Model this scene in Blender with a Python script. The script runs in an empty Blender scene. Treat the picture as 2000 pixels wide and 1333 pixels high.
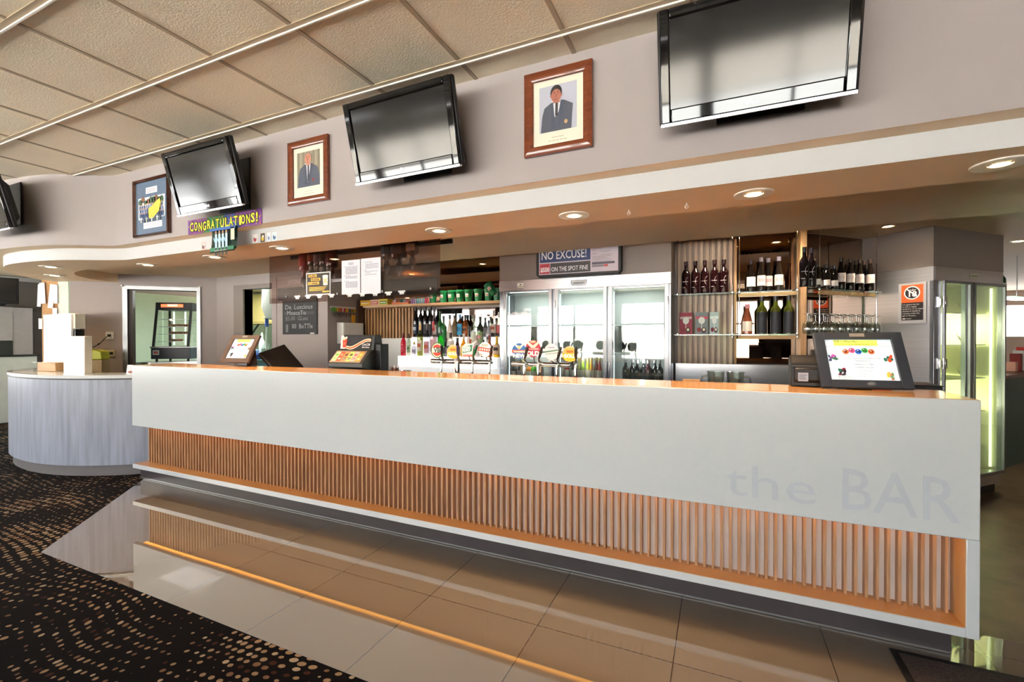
import bpy, math, random
from mathutils import Matrix, Vector
random.seed(7)
S = bpy.context.scene
COL = S.collection
PI = math.pi
R = math.radians

# ------------------------------------------------------------------ camera
F, YAW, PIT, ROL, H = 891.3, R(24.33), R(-0.4385), R(0.097), 1.495
cd = bpy.data.cameras.new('camera'); cam = bpy.data.objects.new('camera', cd); COL.objects.link(cam)
cd.sensor_width = 36; cd.lens = F / 2000 * 36; cd.clip_start = .05; cd.clip_end = 300
cam.matrix_world = Matrix.Translation((0, 0, H)) @ Matrix.Rotation(YAW, 4, 'Z') @ Matrix.Rotation(PI / 2 + PIT, 4, 'X') @ Matrix.Rotation(-ROL, 4, 'Z')
S.camera = cam

# ------------------------------------------------------------------ world and exposure
W = bpy.data.worlds.new('sky'); S.world = W; W.use_nodes = True
nt = W.node_tree; nt.nodes.clear()
wo = nt.nodes.new('ShaderNodeOutputWorld'); wb = nt.nodes.new('ShaderNodeBackground')
tc = nt.nodes.new('ShaderNodeTexCoord'); sp = nt.nodes.new('ShaderNodeSeparateXYZ'); rp = nt.nodes.new('ShaderNodeValToRGB')
nt.links.new(tc.outputs['Generated'], sp.inputs[0]); nt.links.new(sp.outputs['Z'], rp.inputs[0])
rp.color_ramp.elements[0].position = 0.0; rp.color_ramp.elements[0].color = (1, 1, 1, 1)
rp.color_ramp.elements[1].position = .6; rp.color_ramp.elements[1].color = (.72, .86, 1, 1)
nt.links.new(rp.outputs[0], wb.inputs[0]); wb.inputs[1].default_value = 8.6
nt.links.new(wb.outputs[0], wo.inputs[0])
S.view_settings.view_transform = 'Standard'; S.view_settings.look = 'None'
S.view_settings.gamma = 1; S.view_settings.use_curve_mapping = False
S.view_settings.exposure = -0.12
S.cycles.max_bounces = 8; S.cycles.diffuse_bounces = 4; S.cycles.glossy_bounces = 5; S.cycles.transmission_bounces = 6
S.cycles.transparent_max_bounces = 18; S.cycles.sample_clamp_indirect = 40; S.cycles.caustics_reflective = False; S.cycles.caustics_refractive = False

# ------------------------------------------------------------------ lights
def lamp(name, kind, loc, power, color=(1, 1, 1), rot=(0, 0, 0), size=.1, size_y=None, **k):
    l = bpy.data.lights.new(name, kind); l.energy = power; l.color = color
    if kind == 'AREA':
        l.size = size
        if size_y: l.shape = 'RECTANGLE'; l.size_y = size_y
    elif kind in ('SPOT', 'POINT'): l.shadow_soft_size = size
    if kind == 'SPOT': l.spot_size = k.get('cone', R(120)); l.spot_blend = 1
    o = bpy.data.objects.new(name, l); o.location = loc; o.rotation_euler = rot; COL.objects.link(o)
    if k.get('portal'): l.cycles.is_portal = True
    return o
WARM = (1, .76, .52)
REARY = -6.5
WINX = [(-15.2 + 3.05 * i, -15.2 + 3.05 * i + 2.85) for i in range(7)][:6]
for a0, a1 in WINX:      # daylight coming in at each window of the room behind the camera
    lamp('window_daylight', 'AREA', ((a0 + a1) / 2, REARY + .02, 1.68), 1, rot=(PI / 2, 0, PI), size=a1 - a0, size_y=1.95, portal=True)
so = lamp('sun', 'SUN', (0, 0, 20), 105, (.93, .965, 1), rot=(-R(26), 0, R(20))); so.data.angle = R(1)      # high sun behind the building, added so the paving outside lights the ceiling
for y0 in (-6.2, -3.2, -.2):
    lamp('window_daylight', 'AREA', (-15.78, y0 + 1.4, 1.57), 1, rot=(PI / 2, 0, -PI / 2), size=2.8, size_y=1.75, portal=True)
lamp('led_strip_light', 'AREA', (-2.2, 2.70, .596), 2.0, (1, .40, .04), size=6.3, size_y=.03)
for x, y in [(-9, -3), (-9, 0), (-5, -3.6), (-1, -3.6), (3, -3.6), (-4.6, -.6), (-1.2, -.9)]:      # unseen area lamps added under the hall ceiling as fill
    lamp('hall_fill_light', 'AREA', (x, y, 3.0), 14, (.97, .98, 1), size=1.1, size_y=.5)
lamp('kitchen_light', 'AREA', (-8.2, 5.6, 2.42), 110, (.93, 1, .95), size=1.2, size_y=.6)
lamp('kitchen_light', 'AREA', (-6.0, 5.8, 2.42), 70, (.93, 1, .95), size=1.2, size_y=.6)

# ------------------------------------------------------------------ pixel rays: a point of the photograph dropped onto a real plane of the room
_a = (-math.sin(YAW) * math.cos(PIT), math.cos(YAW) * math.cos(PIT), math.sin(PIT)); _r = (math.cos(YAW), math.sin(YAW), 0)
_u = (_r[1] * _a[2], -_r[0] * _a[2], _r[0] * _a[1] - _r[1] * _a[0])
_r2 = [math.cos(ROL) * _r[i] + math.sin(ROL) * _u[i] for i in range(3)]; _u2 = [-math.sin(ROL) * _r[i] + math.cos(ROL) * _u[i] for i in range(3)]
def ray(x, y): return [_a[i] + (x - 1000) / F * _r2[i] - (y - 666.5) / F * _u2[i] for i in range(3)]
def atz(x, y, z): r = ray(x, y); t = (z - H) / r[2]; return Vector((r[0] * t, r[1] * t, z))
def aty(x, y, Y): r = ray(x, y); t = Y / r[1]; return Vector((r[0] * t, Y, H + r[2] * t))
def atp(x, y, P, n): r = ray(x, y); t = (P[0] * n[0] + P[1] * n[1]) / (r[0] * n[0] + r[1] * n[1]); return Vector((r[0] * t, r[1] * t, H + r[2] * t))

# ------------------------------------------------------------------ materials
def lin(c):
    if isinstance(c, str): c = tuple(int(c[i:i + 2], 16) for i in (0, 2, 4))
    return tuple((v / 255 / 12.92 if v <= 10 else ((v / 255 + .055) / 1.055) ** 2.4) for v in c)
_M = {}
def mat(name, col=(200, 200, 200), rough=.5, metal=0, noise=.04, scale=8, bump=0, bscale=60, emit=0, coat=0, stretch=None, spec=.5, dist=.002, detail=3):
    if name in _M: return _M[name]
    m = bpy.data.materials.new(name); m.use_nodes = True; t = m.node_tree; b = t.nodes['Principled BSDF']; c = lin(col)
    b.inputs['Roughness'].default_value = rough; b.inputs['Metallic'].default_value = metal
    b.inputs['Coat Weight'].default_value = coat; b.inputs['Coat Roughness'].default_value = .03; b.inputs['Specular IOR Level'].default_value = spec
    tx = t.nodes.new('ShaderNodeTexCoord'); mp = t.nodes.new('ShaderNodeMapping'); t.links.new(tx.outputs['Object'], mp.inputs[0])
    if stretch: mp.inputs['Scale'].default_value = stretch
    n = t.nodes.new('ShaderNodeTexNoise'); n.inputs['Scale'].default_value = scale; n.inputs['Detail'].default_value = detail
    t.links.new(mp.outputs[0], n.inputs['Vector'])
    rr = t.nodes.new('ShaderNodeValToRGB'); rr.color_ramp.elements[0].position = .3; rr.color_ramp.elements[1].position = .7
    rr.color_ramp.elements[0].color = tuple(max(0, v * (1 - noise)) for v in c) + (1,)
    rr.color_ramp.elements[1].color = tuple(min(1, v * (1 + noise)) for v in c) + (1,)
    t.links.new(n.outputs['Fac'], rr.inputs[0]); t.links.new(rr.outputs[0], b.inputs['Base Color'])
    if bump:
        n2 = t.nodes.new('ShaderNodeTexNoise'); n2.inputs['Scale'].default_value = bscale; t.links.new(mp.outputs[0], n2.inputs['Vector'])
        bp = t.nodes.new('ShaderNodeBump'); bp.inputs['Strength'].default_value = bump; bp.inputs['Distance'].default_value = dist
        t.links.new(n2.outputs['Fac'], bp.inputs['Height']); t.links.new(bp.outputs[0], b.inputs['Normal'])
    if emit:
        b.inputs['Emission Color'].default_value = c + (1,); b.inputs['Emission Strength'].default_value = emit
    _M[name] = m; return m
def flat(c, rough=.55):      # printed colour
    k = 'print_' + (c if isinstance(c, str) else '%02x%02x%02x' % tuple(c)) + ('' if rough == .55 else '_gloss')
    return mat(k, c, rough, noise=.02)
def glow(c, s): 
    k = 'glow_%s_%g' % (c, s); return mat(k, c, .6, noise=0, emit=s)
def glass(name, tint=(255, 255, 255), refl=.08, rough=0.0, wavy=True):
    if name in _M: return _M[name]
    m = bpy.data.materials.new(name); m.use_nodes = True; t = m.node_tree; t.nodes.clear()
    o = t.nodes.new('ShaderNodeOutputMaterial'); mx = t.nodes.new('ShaderNodeMixShader'); tr = t.nodes.new('ShaderNodeBsdfTransparent'); gl = t.nodes.new('ShaderNodeBsdfGlossy')
    lw = t.nodes.new('ShaderNodeLayerWeight'); lw.inputs[0].default_value = .5; pw = t.nodes.new('ShaderNodeMath'); pw.operation = 'POWER'; pw.inputs[1].default_value = 4.5; t.links.new(lw.outputs['Facing'], pw.inputs[0])
    mr = t.nodes.new('ShaderNodeMapRange'); mr.inputs['To Min'].default_value = refl; mr.inputs['To Max'].default_value = 1
    nz = t.nodes.new('ShaderNodeTexNoise'); nz.inputs['Scale'].default_value = 3; bp = t.nodes.new('ShaderNodeBump'); bp.inputs['Strength'].default_value = .04; bp.inputs['Distance'].default_value = .01
    t.links.new(nz.outputs['Fac'], bp.inputs['Height']); t.links.new(bp.outputs[0], gl.inputs['Normal']) if wavy else None
    t.links.new(pw.outputs[0], mr.inputs['Value']); t.links.new(mr.outputs[0], mx.inputs[0])
    tr.inputs[0].default_value = lin(tint) + (1,); gl.inputs['Roughness'].default_value = rough
    t.links.new(tr.outputs[0], mx.inputs[1]); t.links.new(gl.outputs[0], mx.inputs[2]); t.links.new(mx.outputs[0], o.inputs[0])
    _M[name] = m; return m
def wood(name, c1, c2, rough=.4, axis='X', sc=1.0, coat=0):
    if name in _M: return _M[name]
    m = mat(name, c1, rough, coat=coat); t = m.node_tree; b = t.nodes['Principled BSDF']
    mp = next(n for n in t.nodes if n.type == 'MAPPING'); mp.inputs['Scale'].default_value = {'X': (1.2 * sc, 22 * sc, 22 * sc), 'Y': (22 * sc, 1.2 * sc, 22 * sc), 'Z': (22 * sc, 22 * sc, 1.2 * sc)}[axis]
    r = next(n for n in t.nodes if n.type == 'VALTORGB'); r.color_ramp.elements[0].color = lin(c1) + (1,); r.color_ramp.elements[1].color = lin(c2) + (1,)
    next(n for n in t.nodes if n.type == 'TEX_NOISE').inputs['Scale'].default_value = 2.5
    return m

white_stone = mat('white_stone', (212, 219, 224), .22, noise=.012, scale=30, coat=.5)
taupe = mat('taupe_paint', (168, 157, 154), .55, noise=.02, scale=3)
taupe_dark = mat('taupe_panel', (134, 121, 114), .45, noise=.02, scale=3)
soffit_m = mat('cream_ceiling_paint', (236, 212, 178), .6, noise=.015, scale=3)
fascia_m = mat('white_fascia_paint', (200, 199, 199), .5, noise=.01)
green_wall = mat('pale_green_paint', (208, 224, 204), .5, noise=.02)
steel = mat('brushed_steel', (222, 224, 228), .24, 1, noise=.06, scale=4, stretch=(.25, .25, 26), bump=.05, bscale=3)
steel_v = mat('brushed_steel_upright', (168, 171, 178), .24, 1, noise=.10, scale=4, stretch=(26, 26, .25))
chrome = mat('polished_chrome', (215, 215, 215), .08, 1, noise=.02)
alu = mat('aluminium', (160, 161, 163), .35, 1, noise=.03)
black_gloss = mat('black_gloss_plastic', (8, 8, 9), .04, noise=.02, coat=.15)
black_matt = mat('black_plastic', (14, 14, 16), .45, noise=.06)
grey_dark = mat('charcoal_plastic', (52, 54, 60), .4, noise=.04)
white_pl = mat('white_plastic', (232, 232, 228), .35, noise=.02)
bronze_mirror = mat('bronze_mirror', (150, 128, 112), .015, 1, noise=.01)
clear_mirror = mat('silver_mirror', (205, 203, 198), .02, 1, noise=.01)
timber = wood('oak_timber', (176, 132, 88), (205, 164, 116), .45, 'Z')
timber_x = wood('oak_timber_length', (180, 138, 94), (208, 168, 120), .45, 'X')
mahog = wood('red_brown_frame_wood', (104, 48, 26), (134, 66, 36), .25, 'X', coat=.6)
mahog_d = wood('dark_frame_wood', (58, 28, 18), (84, 42, 26), .25, 'X', coat=.6)
g_clear = glass('clear_glass', (250, 252, 250), .06)
g_shelf = glass('shelf_glass', (214, 236, 224), .10)
g_door = glass('fridge_door_glass', (240, 244, 240), .13)
g_smoke = glass('smoked_acrylic', (212, 198, 194), .03, wavy=False)

# ------------------------------------------------------------------ mesh builder
class MB:
    def __init__(s): s.v = []; s.f = []; s.m = []; s.mats = []; s.X = None
    def mi(s, m):
        if m not in s.mats: s.mats.append(m)
        return s.mats.index(m)
    def add(s, vs, fs, m):
        b = len(s.v); i = s.mi(m)
        for p in vs:
            p = Vector(p); s.v.append(tuple(s.X @ p) if s.X else tuple(p))
        for f in fs: s.f.append(tuple(b + k for k in f)); s.m.append(i)
        return s
    def box(s, x0, x1, y0, y1, z0, z1, m):
        return s.add([(x0, y0, z0), (x1, y0, z0), (x1, y1, z0), (x0, y1, z0), (x0, y0, z1), (x1, y0, z1), (x1, y1, z1), (x0, y1, z1)],
                     [(0, 3, 2, 1), (4, 5, 6, 7), (0, 1, 5, 4), (1, 2, 6, 5), (2, 3, 7, 6), (3, 0, 4, 7)], m)
    def prism(s, poly, z0, z1, m, caps=True):
        n = len(poly); vs = [(p[0], p[1], z0) for p in poly] + [(p[0], p[1], z1) for p in poly]
        fs = [(i, (i + 1) % n, n + (i + 1) % n, n + i) for i in range(n)]
        if caps: fs += [tuple(reversed(range(n))), tuple(range(n, 2 * n))]
        return s.add(vs, fs, m)
    def prism_y(s, poly, y0, y1, m):       # outline in x,z given depth
        n = len(poly); vs = [(p[0], y0, p[1]) for p in poly] + [(p[0], y1, p[1]) for p in poly]
        return s.add(vs, [(i, n + i, n + (i + 1) % n, (i + 1) % n) for i in range(n)] + [tuple(range(n)), tuple(reversed(range(n, 2 * n)))], m)
    def prism_x(s, poly, x0, x1, m):       # outline in y,z given width
        n = len(poly); vs = [(x0, p[0], p[1]) for p in poly] + [(x1, p[0], p[1]) for p in poly]
        return s.add(vs, [(i, (i + 1) % n, n + (i + 1) % n, n + i) for i in range(n)] + [tuple(reversed(range(n))), tuple(range(n, 2 * n))], m)
    def lathe(s, prof, m, n=20, o=(0, 0, 0), closed=False):
        vs = []; fs = []
        for r, z in prof:
            for k in range(n): a = 2 * PI * k / n; vs.append((o[0] + r * math.cos(a), o[1] + r * math.sin(a), o[2] + z))
        for j in range(len(prof) - 1):
            for k in range(n): fs.append((j * n + k, j * n + (k + 1) % n, (j + 1) * n + (k + 1) % n, (j + 1) * n + k))
        if prof[0][0] > 1e-4: fs.append(tuple(reversed(range(n))))
        if prof[-1][0] > 1e-4: fs.append(tuple(range((len(prof) - 1) * n, len(prof) * n)))
        return s.add(vs, fs, m)
    def arc(s, r, z0, z1, a0, a1, m, n=8, o=(0, 0, 0)):    # a label wrapped round a bottle
        vs = []
        for z in (z0, z1):
            for k in range(n + 1): a = a0 + (a1 - a0) * k / n; vs.append((o[0] + r * math.cos(a), o[1] + r * math.sin(a), o[2] + z))
        return s.add(vs, [(k, k + 1, n + 2 + k, n + 1 + k) for k in range(n)], m)
    def tube(s, pts, r, m, n=8):
        pts = [Vector(p) for p in pts]; vs = []; fs = []; rr = r if isinstance(r, (list, tuple)) else [r] * len(pts)
        up = Vector((0, 0, 1)); prev = None
        for i, p in enumerate(pts):
            d = (pts[min(i + 1, len(pts) - 1)] - pts[max(i - 1, 0)]).normalized()
            if prev is None: x = d.cross(up); x = x if x.length > .01 else d.cross(Vector((1, 0, 0)))
            else: x = prev - d * prev.dot(d)
            x.normalize(); prev = x; y = d.cross(x)
            for k in range(n): a = 2 * PI * k / n; vs.append(p + x * math.cos(a) * rr[i] + y * math.sin(a) * rr[i])
        for j in range(len(pts) - 1):
            for k in range(n): fs.append((j * n + k, (j + 1) * n + k, (j + 1) * n + (k + 1) % n, j * n + (k + 1) % n))
        fs += [tuple(range(n)), tuple(reversed(range((len(pts) - 1) * n, len(pts) * n)))]
        return s.add(vs, fs, m)
    def cyl(s, p0, p1, r, m, n=12): return s.tube([p0, p1], r, m, n)
    # printed matter on a sheet facing -y: layer lifts it a hair
    def rect(s, x0, z0, x1, z1, L, m):
        y = -.0007 * L; return s.add([(x0, y, z0), (x1, y, z0), (x1, y, z1), (x0, y, z1)], [(0, 1, 2, 3)], m)
    def poly(s, pts, L, m):
        y = -.0007 * L; return s.add([(p[0], y, p[1]) for p in pts], [tuple(range(len(pts)))], m)
    def ell(s, cx, cz, rx, rz, L, m, n=20, a=0):
        ca, sa = math.cos(a), math.sin(a)
        return s.poly([(cx + rx * math.cos(2 * PI * k / n) * ca - rz * math.sin(2 * PI * k / n) * sa, cz + rx * math.cos(2 * PI * k / n) * sa + rz * math.sin(2 * PI * k / n) * ca) for k in range(n)], L, m)
    def text(s, txt, x, z, size, L, m, align='LEFT', w=None, shear=0, fat=0, ext=0, res=2, rot=0, sq=1):
        c = bpy.data.curves.new('t', 'FONT'); c.body = txt; c.size = size; c.align_x = align; c.shear = shear; c.offset = fat; c.extrude = ext; c.resolution_u = res
        o = bpy.data.objects.new('t', c); COL.objects.link(o); me = bpy.data.meshes.new_from_object(o)
        bpy.data.objects.remove(o); bpy.data.curves.remove(c)
        xs = [v.co.x for v in me.vertices]
        if xs:
            k = sq if w is None else w / (max(xs) - min(xs)); ca, sa = math.cos(rot), math.sin(rot); y = -.0007 * L
            s.add([(x + v.co.x * k * ca - v.co.y * sa, y - ext - v.co.z, z + v.co.x * k * sa + v.co.y * ca) for v in me.vertices], [tuple(p.vertices) for p in me.polygons], m)
        bpy.data.meshes.remove(me); return s
    def mesh(s, name, smooth=35):
        me = bpy.data.meshes.new(name); me.from_pydata(s.v, [], s.f)
        for m in s.mats: me.materials.append(m)
        me.polygons.foreach_set('material_index', s.m)
        if smooth: me.polygons.foreach_set('use_smooth', [True] * len(s.f)); me.set_sharp_from_angle(angle=R(smooth))
        me.update(); return me
    def build(s, name, parent=None, loc=None, rot=None, bevel=0, smooth=35, **tags):
        return inst(name, s.mesh(name, smooth), parent, loc, rot, bevel, **tags)
def inst(name, me, parent=None, loc=None, rot=None, bevel=0, **tags):
    o = bpy.data.objects.new(name, me); COL.objects.link(o)
    if parent: o.parent = parent
    if loc is not None: o.location = loc
    if rot is not None: o.rotation_euler = rot
    if bevel:
        b = o.modifiers.new('bevel', 'BEVEL'); b.width = bevel; b.segments = 2; b.limit_method = 'ANGLE'; b.angle_limit = R(50)
    for k, v in tags.items():
        if v is not None: o[k] = v
    return o
def thing(name, label, cat, loc=(0, 0, 0), rot=(0, 0, 0), group=None):
    o = bpy.data.objects.new(name, None); COL.objects.link(o); o.location = loc; o.rotation_euler = rot; o.empty_display_size = .1
    o['label'] = label; o['category'] = cat
    if group: o['group'] = group
    return o
def tag(o, label, cat, group=None):
    o['label'] = label; o['category'] = cat
    if group: o['group'] = group
    return o
def struct(b, name, **k): return b.build(name, kind='structure', **k)
def copy_tree(o, parent=None):
    c = o.copy(); COL.objects.link(c)
    if parent: c.parent = parent
    for ch in [x for x in KIDS.get(o.name, [])]: copy_tree(ch, c)
    return c
KIDS = {}
def dup(root, loc, rz=None, label=None, group=None):
    c = root.copy(); COL.objects.link(c); c.location = loc
    if rz is not None: c.rotation_euler = (0, 0, rz)
    for ch in list(root.children):
        k = ch.copy(); COL.objects.link(k); k.parent = c
        for g in ch.children: d = g.copy(); COL.objects.link(d); d.parent = k
    if label: c['label'] = label
    if group: c['group'] = group
    return c
def spline(pts, n=6):
    out = []
    for i in range(len(pts) - 1):
        p0 = pts[max(i - 1, 0)]; p1 = pts[i]; p2 = pts[i + 1]; p3 = pts[min(i + 2, len(pts) - 1)]
        for k in range(n):
            t = k / n
            out.append(tuple(.5 * (2 * p1[j] + (p2[j] - p0[j]) * t + (2 * p0[j] - 5 * p1[j] + 4 * p2[j] - p3[j]) * t * t + (3 * p1[j] - p0[j] - 3 * p2[j] + p3[j]) * t ** 3) for j in (0, 1)))
    out.append(tuple(pts[-1])); return out
def ribbon(b, path, z0, z1, th, m):        # a wall following a plan path, th to its left
    n = len(path); off = []
    for i, p in enumerate(path):
        q0 = path[max(i - 1, 0)]; q1 = path[min(i + 1, n - 1)]; dx, dy = q1[0] - q0[0], q1[1] - q0[1]; l = math.hypot(dx, dy)
        off.append((p[0] - dy / l * th, p[1] + dx / l * th))
    for i in range(n - 1):
        b.prism([path[i], path[i + 1], off[i + 1], off[i]], z0, z1, m)
    return off

# ================================================================== SETTING
ZC, ZR, ZS, ZW = 3.029, 2.46, 2.255, 2.368     # tiled ceiling, rear ceiling, soffit underside, bottom of the upper wall
XR0, XL0 = 7.0, -15.8
# --- floors
def tile_floor_mat():
    m = mat('polished_floor_tile', (150, 132, 114), .012, noise=.02, scale=2, spec=.8, coat=1); t = m.node_tree; b = t.nodes['Principled BSDF']; b.inputs['Coat Roughness'].default_value = .008
    tx = t.nodes.new('ShaderNodeTexCoord'); mp = t.nodes.new('ShaderNodeMapping'); mp.inputs['Location'].default_value = (.187, -.205, 0)
    br = t.nodes.new('ShaderNodeTexBrick'); br.offset = 0; br.inputs['Scale'].default_value = 1; br.inputs['Brick Width'].default_value = .6655; br.inputs['Row Height'].default_value = .6655
    br.inputs['Mortar Size'].default_value = .0022; br.inputs['Mortar Smooth'].default_value = 0; br.inputs['Bias'].default_value = 0
    br.inputs['Color1'].default_value = lin((122, 110, 95)) + (1,); br.inputs['Color2'].default_value = lin((116, 104, 90)) + (1,); br.inputs['Mortar'].default_value = lin((48, 38, 32)) + (1,)
    t.links.new(tx.outputs['Object'], mp.inputs[0]); t.links.new(mp.outputs[0], br.inputs[0]); t.links.new(br.outputs['Color'], b.inputs['Base Color'])
    n = t.nodes.new('ShaderNodeTexNoise'); n.inputs['Scale'].default_value = 1.5; n.inputs['Detail'].default_value = 0; bp = t.nodes.new('ShaderNodeBump'); bp.inputs['Strength'].default_value = .18; bp.inputs['Distance'].default_value = .006
    t.links.new(tx.outputs['Object'], n.inputs['Vector']); t.links.new(n.outputs['Fac'], bp.inputs['Height']); t.links.new(bp.outputs[0], b.inputs['Normal']); t.links.new(bp.outputs[0], b.inputs['Coat Normal'])
    return m
def carpet_mat():
    m = mat('black_dotted_carpet', (14, 10, 9), .95, spec=.1); t = m.node_tree; b = t.nodes['Principled BSDF']; L = t.links.new
    tx = t.nodes.new('ShaderNodeTexCoord'); acc = None
    # dots laid in rings: cells along a swirling coordinate, size swelling in bands
    wrp = t.nodes.new('ShaderNodeTexNoise'); wrp.inputs['Scale'].default_value = 1.3; wrp.inputs['Detail'].default_value = 0; L(tx.outputs['Object'], wrp.inputs['Vector'])
    wm = t.nodes.new('ShaderNodeVectorMath'); wm.operation = 'SCALE'; wm.inputs['Scale'].default_value = .24; L(wrp.outputs['Color'], wm.inputs[0])
    ad = t.nodes.new('ShaderNodeVectorMath'); ad.operation = 'ADD'; L(tx.outputs['Object'], ad.inputs[0]); L(wm.outputs[0], ad.inputs[1])
    fl = t.nodes.new('ShaderNodeVectorMath'); fl.operation = 'MULTIPLY'; fl.inputs[1].default_value = (1, 1, 0); L(ad.outputs[0], fl.inputs[0])
    vo = t.nodes.new('ShaderNodeTexVoronoi'); vo.inputs['Scale'].default_value = 19; vo.inputs['Randomness'].default_value = .28; L(fl.outputs[0], vo.inputs['Vector'])
    n2 = t.nodes.new('ShaderNodeTexNoise'); n2.inputs['Scale'].default_value = 2.2; n2.inputs['Detail'].default_value = 1; L(tx.outputs['Object'], n2.inputs['Vector'])
    mr = t.nodes.new('ShaderNodeMapRange'); mr.inputs['From Min'].default_value = .36; mr.inputs['From Max'].default_value = .62; mr.inputs['To Min'].default_value = .15; mr.inputs['To Max'].default_value = .35; L(n2.outputs['Fac'], mr.inputs['Value'])
    lt = t.nodes.new('ShaderNodeMath'); lt.operation = 'LESS_THAN'; L(vo.outputs['Distance'], lt.inputs[0]); L(mr.outputs[0], lt.inputs[1])
    sx = t.nodes.new('ShaderNodeSeparateColor'); L(vo.outputs['Color'], sx.inputs[0])
    cr = t.nodes.new('ShaderNodeValToRGB'); cr.color_ramp.interpolation = 'CONSTANT'; e = cr.color_ramp.elements
    e[0].position = 0; e[0].color = lin((150, 124, 96)) + (1,); e[1].position = .55; e[1].color = lin((118, 88, 66)) + (1,)
    k = e.new(.72); k.color = lin((60, 34, 26)) + (1,); k = e.new(.84); k.color = lin((168, 148, 124)) + (1,)
    L(sx.outputs[0], cr.inputs[0])
    fz = t.nodes.new('ShaderNodeTexNoise'); fz.inputs['Scale'].default_value = 260; L(tx.outputs['Object'], fz.inputs['Vector'])
    fr = t.nodes.new('ShaderNodeMapRange'); fr.inputs['From Min'].default_value = .35; fr.inputs['From Max'].default_value = .6; fr.inputs['To Min'].default_value = .55; L(fz.outputs['Fac'], fr.inputs['Value'])
    mu = t.nodes.new('ShaderNodeMath'); mu.operation = 'MULTIPLY'; L(lt.outputs[0], mu.inputs[0]); L(fr.outputs[0], mu.inputs[1])
    mx = t.nodes.new('ShaderNodeMix'); mx.data_type = 'RGBA'; mx.inputs['A'].default_value = lin((9, 6, 6)) + (1,); L(mu.outputs[0], mx.inputs['Factor']); L(cr.outputs[0], mx.inputs['B'])
    L(mx.outputs['Result'], b.inputs['Base Color']); return m
TY = 1.537
struct(MB().prism([(-4.31, TY), (2.2, TY), (2.2, 3.04), (1.0, 3.04), (-5.8, 3.04)], -.1, 0, tile_floor_mat()), 'floor')
cp = carpet_mat()
struct(MB().prism([(XL0, REARY), (XR0, REARY), (XR0, TY), (-4.31, TY), (-5.8, 3.04), (-5.8, 5), (-9.5, 8), (XL0, 8)], -.1, 0, cp), 'floor_carpet')
vin = mat('dark_brown_vinyl', (104, 88, 62), .32, noise=.35, scale=5, bump=.2, bscale=140)
struct(MB().prism([(-5.8, 3.04), (1.0, 3.04), (2.2, 3.04), (2.2, TY), (XR0, TY), (XR0, 13), (-9.5, 13), (-9.5, 8), (-5.8, 5)], -.1, 0, vin), 'floor_vinyl')

# --- tiled ceiling with its grid
tile_m = mat('mineral_ceiling_tile', (240, 226, 200), .8, noise=.05, scale=1.2, bump=.5, bscale=120, dist=.004)
struct(MB().box(XL0 - .2, XR0 + .2, REARY - .2, 13, ZC, ZC + .1, tile_m), 'ceiling')
rail = mat('cream_ceiling_rail', (176, 156, 128), .45); rail_hl = mat('rail_edge_highlight', (250, 244, 232), .3)  # second colour paints the bright window highlight along each rail edge
b = MB(); X0g, YAg = -1.9094, 1.6054
for k in range(-23, 16):
    x = X0g + .6 * k
    if XL0 < x < XR0: b.box(x - .012, x + .012, REARY, 2.39, ZC - .004, ZC, rail)
for k in range(-13, 2):
    y = YAg + .5895 * k
    b.box(XL0, XR0, y - .013, y + .013, ZC - .006, ZC, rail); b.box(XL0, XR0, y + .013, y + .021, ZC - .014, ZC, rail_hl)
struct(b, 'trim_1')
# --- upper wall, its underside, white fascia, soffit
wallp = [(XR0, 2.39), (-5.12, 2.39)] + spline([(-5.18, 2.385), (-5.28, 2.345), (-5.42, 2.26), (-5.6, 2.155), (-5.8, 2.085), (-6.1, 2.035), (-6.4, 2.01), (-6.9, 1.99), (-7.4, 2.05), (-7.85, 2.22), (-8.2, 2.48), (-8.45, 2.85), (-8.55, 3.3), (-8.4, 3.9), (-8.1, 4.4)], 5)
fasp = [(XR0, 2.50), (-5.2, 2.50)] + spline([(-5.26, 2.495), (-5.38, 2.45), (-5.5, 2.39), (-5.8, 2.245), (-6.1, 2.175), (-6.4, 2.145), (-6.75, 2.16), (-7.1, 2.255), (-7.45, 2.41), (-7.8, 2.65), (-8.0, 2.87), (-8.06, 3.02), (-7.98, 3.12), (-7.8, 3.22)], 5)
b = MB(); off = ribbon(b, [p for p in wallp][::-1], ZW, ZC, .0, taupe) if False else None
n = len(wallp)
b.add([(p[0], p[1], ZW) for p in wallp] + [(p[0], p[1], ZC) for p in wallp], [(i + 1, i, n + i, n + i + 1) for i in range(n - 1)], taupe)
b.add([(XR0, 2.6, ZW), (-5.2, 2.6, ZW), (-5.2, 2.6, ZC), (XR0, 2.6, ZC)], [(0, 1, 2, 3)], taupe)
struct(b, 'wall_upper', smooth=40)
b = MB(); poly = wallp + [(-7.9, 4.2), (-6.7, 4.4), (XR0, 4.4)]
b.add([(p[0], p[1], ZW) for p in poly], [tuple(range(len(poly)))], soffit_m); struct(b, 'ceiling_lip', smooth=0)
b = MB(); n = len(fasp)
b.add([(p[0], p[1], ZS) for p in fasp] + [(p[0], p[1], ZW) for p in fasp], [(i + 1, i, n + i, n + i + 1) for i in range(n - 1)], fascia_m)
struct(b, 'trim_2', smooth=40)
inner = spline([(-7.43, 3.45), (-7.425, 3.33), (-7.35, 3.13), (-7.13, 2.91), (-6.93, 2.79), (-6.745, 2.72), (-6.4, 2.675), (-6.05, 2.71), (-5.75, 2.81), (-5.5, 2.93), (-5.38, 2.965)], 5) + [(-5.2, 2.965), (XR0, 2.965)]
b = MB(); pl = fasp + inner
b.add([(p[0], p[1], ZS) for p in pl], [tuple(range(len(pl)))], soffit_m)
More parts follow.
